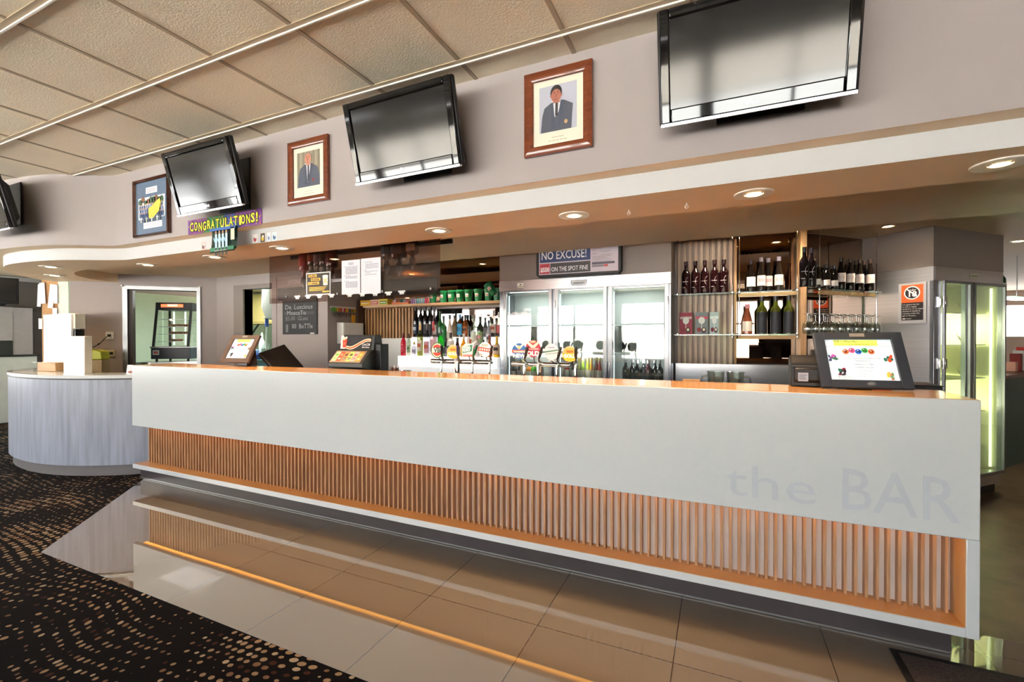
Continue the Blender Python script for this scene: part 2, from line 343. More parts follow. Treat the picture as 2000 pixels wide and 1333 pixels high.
n = len(inner); b.add([(p[0], p[1], ZS) for p in inner] + [(p[0], p[1], ZR) for p in inner], [(i, i + 1, n + i + 1, n + i) for i in range(n - 1)], soffit_m)
struct(b, 'ceiling_soffit', smooth=40)
struct(MB().prism([(XR0, 2.62), (XR0, 13), (-9.5, 13), (-9.5, 5.0), (-7.95, 3.10), (-7.4, 2.62)], ZR, ZR + .04, soffit_m), 'ceiling_rear')

# --- walls of the bar area
CX, CY = -6.62, 4.26
def wl(x, y): return atp(x, y, (CX, CY), (1, -1))
def tl(x): return (CX - wl(x, 600).x) * math.sqrt(2)         # distance along the angled wall from the corner
def angled(b, t0, t1, z0, z1, th, m, front=0):                # box on the angled left wall
    d = .70710678
    P = lambda t, o: (CX - t * d - o * d, CY - t * d + o * d)
    b.prism([P(t0, -front), P(t0, th), P(t1, th), P(t1, -front)], z0, z1, m)
E_ = 1.66
w0, w1 = tl(385), tl(250)
b = MB(); angled(b, -.1, w0, 0, ZR, .12, taupe); angled(b, w1, E_, 0, ZR, .12, taupe); angled(b, w0, w1, 0, 1.08, .12, taupe); angled(b, w0, w1, 2.165, ZR, .12, taupe)
struct(b, 'wall_left')
b = MB()
for a0, a1, c0, c1 in ((w0 - .045, w0, 1.05, 2.215), (w1, w1 + .055, 1.05, 2.215), (w0, w1, 2.165, 2.215)): angled(b, a0, a1, c0, c1, .14, alu, .02)
angled(b, w0, w1, 1.05, 1.09, .35, steel, .03)
angled(b, w1 - .05, w1, 1.09, 2.165, .10, mat('dark_brown_runner', (58, 40, 34), .5), -.01)
struct(b, 'window_8')
DX0, DX1, XS = aty(478, 600, 4.26).x, aty(531, 600, 4.26).x, -4.46
b = MB(); b.box(CX, DX0, CY, CY + .12, 0, ZR, taupe).box(DX1, XS, CY, CY + .12, 0, ZR, taupe).box(DX0, DX1, CY, CY + .12, 2.19, ZR, taupe)
b.box(XS - .12, XS, CY + .12, 5.04, 0, ZR, taupe).box(XS, XR0 * 0 + .69, 4.92, 5.04, 0, ZR, taupe)
b.prism([(.69, 4.92), (1.29, 5.52), (1.29, 5.64), (.69, 5.04)], 0, ZR, taupe)
struct(b, 'wall_back')
b = MB(); x = aty(457, 600, 4.24).x
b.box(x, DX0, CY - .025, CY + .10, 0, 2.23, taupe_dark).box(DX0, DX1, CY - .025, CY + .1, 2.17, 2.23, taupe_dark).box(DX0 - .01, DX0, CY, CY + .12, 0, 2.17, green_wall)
b.box(aty(541, 600, CY).x - .006, aty(541, 600, CY).x, CY - .004, CY, 0, 2.3, taupe_dark)
struct(b, 'door_1')
# kitchen behind
b = MB(); b.box(-11.2, -4.6, 7.2, 7.3, 0, ZR, green_wall).box(-11.3, -11.2, 4.7, 7.2, 0, ZR, green_wall).prism([(-7.9, 3.14), (-7.84, 3.22), (-11.2, 4.72), (-11.3, 4.62)], 0, ZR, green_wall).box(-4.6, -4.5, 5.04, 7.2, 0, ZR, green_wall)
struct(b, 'wall_kitchen')
# far-left hall
gfw = mat('grey_far_wall', (128, 124, 120), .6); b = MB(); b.box(XL0 - .12, XL0, REARY, 8, 0, .7, gfw).box(XL0 - .12, XL0, REARY, 8, 2.46, ZC, gfw)
for y0, y1 in ((REARY, -6.2), (-3.4, -3.2), (-.4, -.2), (2.6, 8)): b.box(XL0 - .12, XL0, y0, y1, .7, 2.46, gfw)
b.box(XL0, -11.2, 7.9, 8, 0, ZC, taupe).box(-11.42, -11.32, 4.6, 8, 0, ZC, taupe)
b.box(XL0, XL0 + .02, 3, 7.9, ZC - .12, ZC - .02, fascia_m)
struct(b, 'wall_far')
# right side beyond the corner cool room
b = MB(); b.box(XR0, XR0 + .12, REARY, 13, 0, ZC, taupe).box(-4.6, 4.4, 13, 13.1, 0, 2.6, taupe).box(4.4, XR0, 13, 13.1, 0, 1.5, taupe).box(4.4, XR0, 13, 13.1, 2.15, 2.6, taupe)
struct(b, 'wall_right')
# rear wall behind the camera with its windows
b = MB(); b.box(XL0, XR0, REARY - .2, REARY, 0, .7, taupe).box(XL0, XR0, REARY - .2, REARY, 2.66, ZC, taupe)
xs = [XL0] + [v for w in WINX for v in w] + [XR0]
for i in range(0, len(xs), 2): b.box(xs[i], xs[i + 1], REARY - .2, REARY, .7, 2.66, taupe)
struct(b, 'wall_rear')
for i, (a0, a1) in enumerate(WINX):
    b = MB(); mwh = white_pl
    for x in (a0, (a0 + a1) / 2, a1): b.box(x - .03, x + .03, REARY - .12, REARY - .04, .7, 2.66, alu)
    for z in (.7, 1.9, 2.63): b.box(a0, a1, REARY - .12, REARY - .04, z, z + .05, alu)
    struct(b, 'window_%d' % (i + 1))
for i, y0 in enumerate((-6.2, -3.2, -.2)):
    b = MB()
    for y in (y0, y0 + 1.4, y0 + 2.8): b.box(XL0 - .1, XL0 - .04, y - .03, y + .03, .7, 2.46, alu)
    for z in (.7, 2.43): b.box(XL0 - .1, XL0 - .04, y0, y0 + 2.8, z, z + .04, alu)
    struct(b, 'window_%d' % (i + 10))
gm = mat('outdoor_paving', (215, 210, 200), .9, noise=.08, scale=1)
struct(MB().box(-60, 60, -60, REARY - .2, -.4, -.3, gm).box(-60, XL0 - .12, REARY - .2, 30, -.4, -.3, gm), 'ground_outside')
b = MB(); b.box(-40, 40, -40, -38, -.3, 2.4, mat('outdoor_wall', (190, 180, 165), .8)); struct(b, 'wall_outside')

# ================================================================== BAR COUNTER
YB, XL, XR, ZT = 2.64, -5.45, 1.04, 1.219
caramel = mat('caramel_laminate', (214, 158, 96), .20, noise=.02, coat=.25)
bar = thing('bar_counter', 'long white stone bar counter with timber slats and the lettering the BAR', 'bar counter', (-2.2, YB, 0))
ox = 2.2
def L(x): return x + ox
MB().box(L(XL), L(XR), 0, .045, .6035, ZT - .0005, white_stone).build('front_panel', bar, bevel=.004)
MB().box(L(.9941), L(XR), 0, .15, .1687, .6035, white_stone).build('end_leg', bar, bevel=.003)
MB().box(L(XL), L(XR), .045, .42, ZT - .04, ZT, caramel).box(L(XL), L(XR), .006, .045, ZT - .0004, ZT + .0006, caramel).build('countertop', bar, bevel=.002)
MB().box(L(XL), L(.9941), 0, .15, .1687, .2109, white_stone).build('ledge', bar, bevel=.003)
MB().box(L(XL) + .004, L(.9936), .006, .15, .2109, .2116, caramel).box(L(.9925), L(.9941), .006, .15, .2116, .6035, caramel).build('recess_lining', bar)
b = MB(); back = mat('white_slat_backing', (236, 226, 220), .5)
b.box(L(-5.39), L(.9941), .15, .17, .211, .66, back)
sm = wood('oak_slats', (158, 118, 84), (200, 158, 118), .5, 'Z', 1.5)
x = .966
while x > -5.39:
    b.box(L(x) - .0065, L(x) + .0065, .108, .15, .213, .655, sm); x -= .0431
b.build('slat_panel', bar, smooth=0)
MB().box(L(XL), L(.99), .046, .15, .635, .65, white_stone).build('panel_underside', bar)
MB().box(L(-5.38), L(.98), .05, .062, .612, .622, glow('ff9000', 2)).build('led_strip', bar)
kick_m = mat('charcoal_kickboard', (72, 66, 68), .3, noise=.06)
MB().box(L(-5.62), L(1.0), .155, .175, .0, .1687, kick_m).box(L(.985), L(1.0), .175, .5, 0, .1687, kick_m).box(L(-5.62), L(1.0), .152, .157, .004, .012, alu).build('kickboard', bar)
MB().box(L(-5.44), L(XR) - .005, .17, .42, .1687, ZT - .04, mat('grey_laminate_back', (150, 146, 142), .5)).build('carcass', bar)
b = MB(); faint = mat('etched_lettering', (194, 202, 213), .5)
b.text('the', L(.035), .672, .235, 1, faint, w=.40, ext=.0006).build('lettering', bar, loc=(0, -.0008, 0), smooth=0)
MB().text('BAR', L(.525), .672, .285, 1, faint, w=.43, ext=.0006).build('lettering', bar, loc=(0, -.0008, 0), smooth=0)

# round service counter
rc = thing('round_counter', 'curved grey woodgrain counter with white top at the left end', 'counter', (-7.1, 3.2, 0))
ring = spline([(-5.56, 3.25), (-5.66, 3.0), (-5.80, 2.83), (-6.0, 2.69), (-6.27, 2.55), (-6.6, 2.445), (-7.0, 2.40), (-7.5, 2.435), (-7.95, 2.56), (-8.3, 2.80), (-8.52, 3.15), (-8.58, 3.5)], 6)
ring = [(p[0] + 7.1, p[1] - 3.2) for p in ring]
def inset(path, th):
    n = len(path); o_ = []
    for i, p in enumerate(path):
        q0 = path[max(i - 1, 0)]; q1 = path[min(i + 1, n - 1)]; dx, dy = q1[0] - q0[0], q1[1] - q0[1]; l = math.hypot(dx, dy)
        o_.append((p[0] + dy / l * th, p[1] - dx / l * th))
    return o_
def strip(b, path, d0, d1, z0, z1, m):
    A = inset(path, d0) if d0 else path; B = inset(path, d1)
    n = len(path); vs = [(p[0], p[1], z) for z in (z0, z1) for p in A + B]; N = 2 * n; fs = []
    for i in range(n - 1):
        fs += [(i + 1, i, N + i, N + i + 1), (n + i, n + i + 1, N + n + i + 1, N + n + i), (i, i + 1, n + i + 1, n + i), (N + i + 1, N + i, N + n + i, N + n + i + 1)]
    fs += [(0, n, N + n, N), (n - 1, N + n - 1, N + 2 * n - 1, 2 * n - 1)]
    return b.add(vs, fs, m)
gw = mat('grey_woodgrain_laminate', (158, 166, 184), .35, noise=.2, scale=3, stretch=(7, 7, .5), detail=6)
strip(MB(), ring, 0, .03, .12, 1.045, gw).build('front_panel', rc, smooth=40)
strip(MB(), ring, .035, .06, 0, .12, mat('grey_kick_laminate', (120, 116, 118), .4)).build('kickboard', rc, smooth=40)
strip(MB(), ring, .008, .03, 1.045, 1.06, black_matt).build('shadow_gap', rc, smooth=40)
strip(MB(), ring, -.012, .38, 1.06, 1.095, white_stone).build('top', rc, smooth=40)
strip(MB(), ring, .34, .36, .1, 1.06, white_pl).build('inner_panel', rc, smooth=40)

# entry mat at lower right
b = MB(); mm = mat('grey_brown_mat_pile', (62, 54, 52), .95, noise=.5, scale=110); rub = mat('black_rubber_edge', (12, 11, 11), .6)
b.box(.745, 2.1, 1.6, 2.722, .0, .008, rub).box(.775, 2.07, 1.63, 2.692, .008, .011, mm)
tag(b.build('floor_mat', bevel=.002), 'grey flecked entrance mat with black rubber edge at the bar end', 'floor mat')

# ================================================================== CEILING FITTINGS
ring_m = mat('white_lamp_ring', (236, 230, 220), .4)
def downlight(p, r, rl, label, power, cone=115, shift=.35, group=None, col=WARM):
    if group == gs: power *= 3.2 if p[0] > -5 else 1.3; cone = 110; col = (1, .68, .42)
    else: power *= 3.8; col = (1, .82, .64)
    t = thing('downlight', label, 'downlight', p, group=group)
    MB().lathe([(r, -.003), (r, .0), (r * .55, .0), (rl * 1.15, -.006), (rl * 1.15, -.0065), (r * .6, -.006)][:0] + [(r, 0), (r, -.006), (r * .9, -.009), (rl * 1.1 + .004, -.004), (rl * 1.1 + .004, 0)], ring_m, 28).build('trim_ring', t)
    MB().lathe([(rl, -.0055), (.0001, -.0055)], glow('fff2d6', 14), 20).build('lamp_face', t)
    if power: lamp('downlight_beam', 'SPOT', (p[0], p[1], p[2] - .03), power, col, size=.04, cone=R(cone))
    return t
gs, gr_ = 'downlights in the soffit over the bar', 'downlights in the rear ceiling'
for px, py, lb in [(1473, 380, 'recessed downlight in the soffit left of the slotted air vent'), (1122, 421, 'recessed downlight in the soffit above the warning light box'),
                   (858, 450, 'recessed downlight in the soffit at the right end of the smoked panel'), (551, 483, 'recessed downlight in the soffit above the left end of the smoked panel'),
                   (420, 500, 'recessed downlight in the soffit under the hanging team poster'), (290, 515, 'recessed downlight in the soffit above the servery window'),
                   (100, 518, 'recessed downlight at the front of the round canopy'), (107, 535, 'recessed downlight at the back of the round canopy')]:
    downlight(atz(px, py, ZS - .001), .095, .038, lb, 26, group=gs)
t = downlight(atz(1955, 323, ZS - .001), .10, .034, 'unlit round downlight in the soffit at the upper right edge', 0, group=gs)
for px, py, r, lb, pw in [(1877, 366, .10, 'large lit round lamp in the rear ceiling at upper right', 30), (1278, 428, .085, 'large lit round lamp left of the smoke detector', 26), (966, 458, .085, 'large lit round lamp left of the fridge bulkhead', 26),
                          (1403, 451, .05, 'small downlight above the left slatted wine bay', 14), (1538, 439, .05, 'small downlight above the mirrored wine bay', 14), (1735, 444, .05, 'small downlight above the steel side of the corner cool room', 14),
                          (886, 497, .05, 'small downlight above the green buckets', 14), (1989, 474, .06, 'downlight beyond the corner cool room at the right edge', 14), (652, 503, .05, 'small downlight seen through the smoked panel', 12)]:
    downlight(atz(px, py, ZR - .001), r, r * .62, lb, pw, group=gr_)
# air vent
p = atz(1528, 407, ZR); t = thing('air_vent', 'square slotted white air vent in the rear ceiling', 'air vent', (p.x, p.y, ZR))
vm = mat('vent_cream', (206, 194, 178), .5)
for i in range(4):
    a = .21 - i * .045; b = MB()
    for s0 in (0, 1):
        for sg in (-1, 1):
            q = [(-a, sg * a), (a, sg * a), (a - .022, sg * (a - .022)), (-a + .022, sg * (a - .022))]
            q = [(y, x) if s0 else (x, y) for x, y in q]
            if (sg > 0) ^ bool(s0): q = q[::-1]
            b.add([(q[0][0], q[0][1], -.012), (q[1][0], q[1][1], -.012), (q[2][0], q[2][1], -.001), (q[3][0], q[3][1], -.001)], [(0, 1, 2, 3)], vm)
    b.build('vent_louvre', t, smooth=0)
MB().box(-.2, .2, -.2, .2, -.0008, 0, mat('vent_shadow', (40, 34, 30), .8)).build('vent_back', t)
p = atz(1355, 418, ZR); t = thing('smoke_detector', 'white round smoke detector on the rear ceiling', 'smoke detector', (p.x, p.y, ZR))
MB().lathe([(.06, 0), (.06, -.012), (.045, -.018)], vm, 24).build('base_plate', t); MB().lathe([(.04, -.018), (.042, -.04), (.03, -.055), (.0001, -.058)], vm, 20).build('sensor_head', t)
p0 = atz(1700, 445, ZR); p1 = atz(1780, 440, ZR)
t = thing('access_hatch', 'flush rectangular access panel in the rear ceiling at right', 'ceiling hatch', (1.42, 4.36, ZR))
b = MB(); hm = mat('hatch_frame', (226, 208, 184), .4)
for a0, a1, c0, c1 in ((-.42, .42, -.34, -.325), (-.42, .42, .325, .34), (-.42, -.405, -.34, .34), (.405, .42, -.34, .34)): b.box(a0, a1, c0, c1, -.008, 0, hm)
b.build('frame', t); MB().box(-.405, .405, -.325, .325, -.003, 0, soffit_m).build('panel', t)
for px, py, lb in ((1229, 411, 'small white cup hook in the soffit left of the pair'), (1342, 398, 'small white cup hook in the soffit near the vent')):
    p = atz(px, py, ZS); b = MB()
    b.cyl((0, 0, 0), (0, 0, -.012), .003, white_pl, 8); b.tube([(.009 * math.cos(a), 0, -.021 + .009 * math.sin(a)) for a in [PI / 2 - 2 * PI * k / 12 for k in range(12)]], .002, white_pl, 6)
    tag(b.build('ceiling_hook', loc=p), lb, 'hook', 'hooks in the soffit')

# ================================================================== TELEVISIONS
scr_m = mat('matt_lcd_screen', (7, 7, 8), .10, noise=.02, spec=.6)
def tv(c, rx, rz, label, w=.785, h=.475, pr=.22, pz=0):
    t = thing('television', label, 'television', c, (R(rx), 0, R(rz)), 'wall televisions')
    a, d = w / 2, h / 2; b = MB()
    fs, ft, fb = .052, .046, .072
    outer = [(-a + .012, -d + .02), (-a + .03, -d), (a - .03, -d), (a - .012, -d + .02), (a, d - .02), (a - .02, d), (-a + .02, d), (-a, d - .02)]
    b.box(-a + .01, -a + fs, -.022, .0, -d + .012, d - .006, black_gloss).box(a - fs, a - .01, -.022, .0, -d + .012, d - .006, black_gloss)
    b.box(-a + fs, a - fs, -.022, .0, d - ft, d - .006, black_gloss).box(-a + fs, a - fs, -.022, .0, -d + .012, -d + fb, black_gloss)
    b.build('bezel', t, bevel=.006)
    MB().prism_y([(-a, -d + .01), (a, -d + .01), (a, d), (-a, d)], 0, .03, black_matt).prism_x([(.03, -d + .03), (.03, d - .02), (.085, d - .1), (.085, -d + .1)], -a + .06, a - .06, black_matt).build('back_shell', t, bevel=.008)
    MB().box(-a + fs, a - fs, -.012, -.002, -d + fb, d - ft, scr_m).build('screen', t)
    MB().box(-a + .01, a - .01, -.026, -.002, -d, -d + .012, mat('silver_edge', (225, 225, 228), .15, .8)).build('trim_strip', t)
    b = MB(); b.ell(-.018, -d + .042, .011, .011, 33, mat('logo_silver', (225, 225, 230), .3, .3), 16); b.text('LG', -.003, -d + .034, .022, 33, mat('logo_silver'), fat=.0006); b.build('logo', t, smooth=0)
    # arm and wall plate stay level with the wall
    M = Matrix.Rotation(-R(rx), 4, 'X'); b = MB(); b.X = M
    b.cyl((0, .02, 0), (0, (2.37 if c[0] > -5 else 2.0) - c[1], 0), .018, black_matt).box(-.16, .16, .05, .065, -.12, .14, black_matt)
    b.build('bracket_arm', t)
    b = MB(); b.X = M; yw = (2.388 if c[0] > -5 else 2.03) - c[1]
    b.box(pr - .36, pr, yw - .012, yw, -.20 + pz, .20 + pz, black_matt); b.build('wall_plate', t, bevel=.003); return t
tv((.130, 2.18, 2.703), 15, .6, 'large wall television at upper right reflecting the windows', .764, .482)
tv((-1.70, 2.18, 2.690), 14.4, -1, 'wall television between the two suited portraits')
tv((-3.51, 2.165, 2.688), 15.3, 0, 'wall television above the congratulations banner')
tv((-6.02, 1.80, 2.69), 14, 0, 'wall television cut off by the left edge of the picture', pr=.03, pz=.08)

# ================================================================== PICTURES ON THE UPPER WALL
def frame_pic(name, label, x0, x1, z0, z1, fw, fm, y=2.388, cat='framed picture'):
    t = thing(name, label, cat, ((x0 + x1) / 2, y, (z0 + z1) / 2)); a, d = (x1 - x0) / 2, (z1 - z0) / 2
    b = MB()
    for q in ([(-a, -d), (a, -d), (a - fw, -d + fw), (-a + fw, -d + fw)], [(a, -d), (a, d), (a - fw, d - fw), (a - fw, -d + fw)], [(a, d), (-a, d), (-a + fw, d - fw), (a - fw, d - fw)], [(-a, d), (-a, -d), (-a + fw, -d + fw), (-a + fw, d - fw)]):
        vs = [(q[0][0], 0, q[0][1]), (q[1][0], 0, q[1][1])] + [(q[0][0], -.022, q[0][1]), (q[1][0], -.022, q[1][1])]
        mid = [((q[0][0] * .6 + q[3][0] * .4), -.032, (q[0][1] * .6 + q[3][1] * .4)), ((q[1][0] * .6 + q[2][0] * .4), -.032, (q[1][1] * .6 + q[2][1] * .4))]
        inn = [(q[3][0], -.014, q[3][1]), (q[2][0], -.014, q[2][1])]
        b.add(vs + mid + inn, [(0, 1, 3, 2), (2, 3, 5, 4), (4, 5, 7, 6)], fm)
    b.build('frame', t, smooth=60)
    return t, a - fw, d - fw
def portrait(t, a, d, old):
    b = MB(); cream = flat('ece4cf'); MB().rect(-a, -d, a, d, 12, cream).text('Club member', 0, -d + .036, .016, 13, flat('8a7c66'), 'CENTER', w=.08).text('Life President', 0, -d + .014, .014, 13, flat('8a7c66'), 'CENTER', w=.10).build('mount', t, smooth=0) if False else None
    m = MB(); m.rect(-a, -d, a, d, 12, cream)
    for k, w in ((.036, .035), (.018, .055)):
        for j in range(5): m.rect(-w + j * w * .4, -d + k, -w + j * w * .4 + w * .3, -d + k + .004, 13, flat('b3a68c'))
    m.build('mount', t, smooth=0)
    px0, px1, pz0, pz1 = -a + .035, a - .035, -d + .07, d - .035; W_, H_ = px1 - px0, pz1 - pz0
    P = lambda u, v: (px0 + u * W_, pz0 + v * H_)
    bg = flat('9d937c') if old else flat('bcbcc8')
    b.rect(px0, pz0, px1, pz1, 14, bg)
    if old:
        for k in range(9): q = P(.05 + k * .11, 0); b.rect(q[0], pz0, q[0] + .008, pz1, 15, flat('b5ab92' if k % 2 else '857b66'))
    suit = flat('565c6c' if old else '545763'); skin = flat('cf8a72' if old else 'b8715c'); c = .5 if old else .46
    b.poly([P(*q) for q in [(.04, 0), (1 if old else .86, 0), (.99 if old else .88, .3), (.9, .52), (.66, .64), (.36, .64), (.14, .53), (.08, .35)]], 16, suit)
    b.poly([P(*q) for q in [(c - .12, .66), (c + .14, .66), (c + .06, .40), (c - .02, .12 if old else .30), (c - .1, .35)]], 17, flat('e6e6ec'))
    b.poly([P(*q) for q in [(c - .02, .60), (c + .05, .60), (c + .04, .15 if old else .32), (c - .03, .15 if old else .32)]], 18, flat('3c4450' if old else '3a3634'))
    b.poly([P(*q) for q in [(c - .16, .60), (c - .08, .63), (c - .02, .05), (c - .12, .05)]], 18, flat('4a5060')); b.poly([P(*q) for q in [(c + .12, .66), (c + .22, .58), (c + .1, .05), (c + .02, .05)]], 19, flat('4e5464'))
    b.poly([P(*q) for q in [(c - .08, .60), (c + .1, .60), (c + .09, .72), (c - .07, .72)]], 18, skin)
    h = P(c, .80); b.ell(h[0], h[1] + .006, W_ * .155, H_ * .165, 19, flat('9a8a7c' if old else '2c2622'), 24)
    b.ell(h[0], h[1] - (.002 if old else .012), W_ * .135, H_ * .145, 20, skin, 24)
    b.ell(h[0] - W_ * .14, h[1] - .01, W_ * .02, H_ * .03, 19, skin); b.ell(h[0] + W_ * .14, h[1] - .01, W_ * .02, H_ * .03, 19, skin)
    for sx_ in (-1, 1): b.ell(h[0] + sx_ * W_ * .05, h[1] + .004, W_ * .025, H_ * .008, 21, flat('3a2a24'), 10); b.ell(h[0] + sx_ * W_ * .05, h[1] + .012, W_ * .032, H_ * .005, 21, flat('5a4236' if old else '2c2622'), 10)
    b.poly([(h[0] - .003, h[1]), (h[0] - .005, h[1] - .02), (h[0] + .005, h[1] - .02), (h[0] + .003, h[1])], 21, flat('b06a56' if old else '9c5c4a'))
    b.ell(h[0], h[1] - .032, W_ * .045, H_ * .009, 21, flat('8e4640'), 12)
    q = P(.72, .16); b.ell(q[0], q[1], .010, .012, 20, flat('a03434' if old else 'c8a070'), 12)
    b.build('photograph', t, smooth=0)
    MB().rect(-a, -d, a, d, 30, glass('picture_glass', (255, 255, 255), .02)).build('glass', t)
t, a, d = frame_pic('framed_portrait', 'red-brown framed portrait of a dark-haired person in a grey suit', -.993, -.605, 2.502, 2.962, .052, mahog); portrait(t, a, d, False)
t, a, d = frame_pic('framed_portrait', 'red-brown framed portrait of an older person in a striped tie', -2.865, -2.472, 2.457, 2.913, .050, mahog); portrait(t, a, d, True)
t, a, d = frame_pic('framed_team_photo', 'dark framed blue-mounted outdoor team photograph left of a television', -4.842, -4.31, 2.403, 2.919, .026, mahog_d)
m = MB(); m.rect(-a, -d, a, d, 12, flat('5d7088')); m.rect(-.09, d - .11, .08, d - .055, 13, flat('e8e0e4')); m.rect(-.13, -d + .045, .15, -d + .10, 13, flat('e8e2ea'))
for k in range(3): m.rect(-.07, d - .075 - k * .012, .06, d - .071 - k * .012, 14, flat('9a8f98')); m.rect(-.11, -d + .085 - k * .012, .13, -d + .088 - k * .012, 14, flat('a79cab'))
m.build('mount', t, smooth=0)
b = MB(); b.rect(-.205, -d + .13, .195, d - .14, 14, flat('dfe6ea')); b.rect(-.19, -d + .15, .18, -d + .18, 15, flat('6e6a40')); rr = random.Random(3)
for k in range(9): b.ell(-.17 + k * .04, .055 + rr.uniform(-.01, .02), .03, rr.uniform(.02, .035), 16, flat(rr.choice(['3c5a44', '47614c', '8a6048'])), 12)
for row in range(3):
    for k in range(11):
        x = -.175 + k * .033 + row * .008; z = .02 - row * .038
        b.rect(x - .011, z - .04, x + .011, z, 17 + 2 * row, flat(rr.choice(['2e4a86', '3c66a8', '2a3c70', '6f86b4']))); b.ell(x, z + .008, .008, .009, 18 + 2 * row, flat('c79a7e'), 10)
for k in range(8): x = -.15 + k * .04; b.rect(x - .008, -.13, x + .008, -.085, 23, flat(rr.choice(['d8d4cc', '44505e', 'c9c2b6'])))
b.poly([(-.03, -.10), (-.04, -.02), (.06, .03), (.13, .06), (.15, .02), (.12, -.05), (.04, -.10)], 24, flat('d6c94a'))
b.build('photograph', t, smooth=0)
# banner
t = thing('congratulations_banner', 'colourful printed banner with fat yellow CONGRATULATIONS! letters', 'banner', (-3.617, 2.386, 2.422))
b = MB(); A, D = .453, .061; b.rect(-A, -D, A, D, 1, flat('7a3a86')); rr = random.Random(5)
b.poly([(-.25, -D), (-.2, D), (.05, D), (.16, -D)], 2, flat('2f7a3c')); b.poly([(-.02, -D), (.02, D), (.14, D), (.2, -D)], 3, flat('2b4a94'))
for k in range(150):
    x, z = rr.uniform(-A + .01, A - .01), rr.uniform(-D + .005, D - .005); b.ell(x, z, .006, .004, 4 + k % 3, flat(rr.choice(['e0527a', 'd89a30', 'f0e050', '5c2a6c', '3a62b8', 'e87838'])), 6, rr.random() * 3)
b.build('sheet', t, smooth=0)
b = MB(); s_ = 'CONGRATULATIONS!'; x = -.422; wd = {'I': .030, '!': .026}; rr = random.Random(2)
tot = sum(wd.get(c, .058) for c in s_); k_ = .835 / tot
for i, c in enumerate(s_):
    w_ = wd.get(c, .058) * k_; z = -.038 + rr.uniform(-.004, .004)
    b.text(c, x, z - .003, .108, 8, flat('181a10'), w=w_ * .97, fat=.0055); b.text(c, x + w_ * .07, z, .100, 10, flat('e2e02a'), w=w_ * .80, fat=.0022); x += w_
b.build('lettering', t, smooth=0)
# hanging team poster over the fascia
P0 = aty(416, 447, 2.383); P1 = aty(466, 489, 2.383)
t = thing('team_poster', 'glossy team poster hanging from the banner over the white fascia', 'poster', ((P0.x + P1.x) / 2, 2.383, P0.z)); w2 = (P1.x - P0.x) / 2; hh = P0.z - P1.z
b = MB(); m = flat('22382e', .2)
n = 8; vs = []
for k in range(n + 1):
    z = -hh * k / n; y = -.004 - .02 * (k / n) ** 3
    for x in (-w2, w2): vs.append((x + (.006 if k > 6 and x > 0 else 0), y - (.012 if k == n and x > 0 else 0), z))
b.add(vs, [(2 * k, 2 * k + 2, 2 * k + 3, 2 * k + 1) for k in range(n)], m); b.build('sheet', t)
b = MB(); rr = random.Random(9)
b.rect(w2 - .055, -hh * .55, w2 - .01, -.01, 34, flat('d8ceb4')); b.rect(-w2 + .005, -hh + .012, w2 - .02, -hh * .78, 34, flat('2a7a52')); b.rect(-w2, -.022, w2, 0, 34, flat('3a66b0'))
for k in range(4):
    x = -.075 + k * .042; b.rect(x - .013, -.16, x + .013, -.05, 36, flat('b8d4e4')); b.ell(x, -.038, .010, .014, 37, flat('c08a72'), 12); b.rect(x - .010, -.22, x + .010, -.16, 36, flat('1c1c24')); b.ell(x - .018, -.10, .007, .03, 37, flat('9cc0d8'), 8, .5)
for k in range(9): b.rect(-.09 + k * .017, -hh + .012, -.083 + k * .017, -hh + .02, 38, flat('e8e8e0'))
b.build('print', t, smooth=0)
for px, w_, c1, c2, lb in ((398, .055, 'd8b8b0', '6a4a44', 'small photo sticker left of the hanging team poster'), (499, .06, 'e8e2de', 'b0404a', 'small paper sticker with a red patch on the fascia'), (514, .05, '5a4630', 'd8b83a', 'small paper sticker with a yellow patch on the fascia'),
                        (526, .038, 'dfe2e6', '7890b8', 'narrow paper sticker with a pale blue patch on the fascia'), (537, .055, 'd0dcdc', '4c6e9c', 'rightmost paper sticker with a dark blue patch on the fascia')):
    c = aty(px, 479 if px < 400 else (463 - (px - 514) * .11), 2.499); b = MB(); b.rect(-w_ / 2, -.035, w_ / 2, .035, 1, flat(c1)); b.ell(0, -.004, w_ * .3, .022, 2, flat(c2), 12); b.ell(w_ * .1, .01, w_ * .2, .01, 3, flat('f0ece8'), 10)
    tag(b.build('paper_sticker', loc=(c.x, 2.4985, c.z), smooth=0), lb, 'sticker', 'stickers on the white fascia')

# ================================================================== BACK BAR: BUILT-IN PIECES
frost = mat('fridge_white_lining', (226, 232, 230), .4)
def shelf_strip(nm, label, cat='shelf', **k): pass
# bulkhead over the three-door fridge and the corner cool room
FX0, FX1, FY = -2.196, -.405, 4.53
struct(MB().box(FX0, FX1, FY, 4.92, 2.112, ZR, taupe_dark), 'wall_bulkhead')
C0, C1, C2 = (1.703, 5.127), (2.475, 5.899), (1.285, 5.545)
cxd = (C1[0] - C0[0], C1[1] - C0[1]); back = (C2[0] + cxd[0], C2[1] + cxd[1])
struct(MB().prism([C0, C1, back, C2], 2.112, ZR, taupe_dark), 'wall_corner_bulkhead')
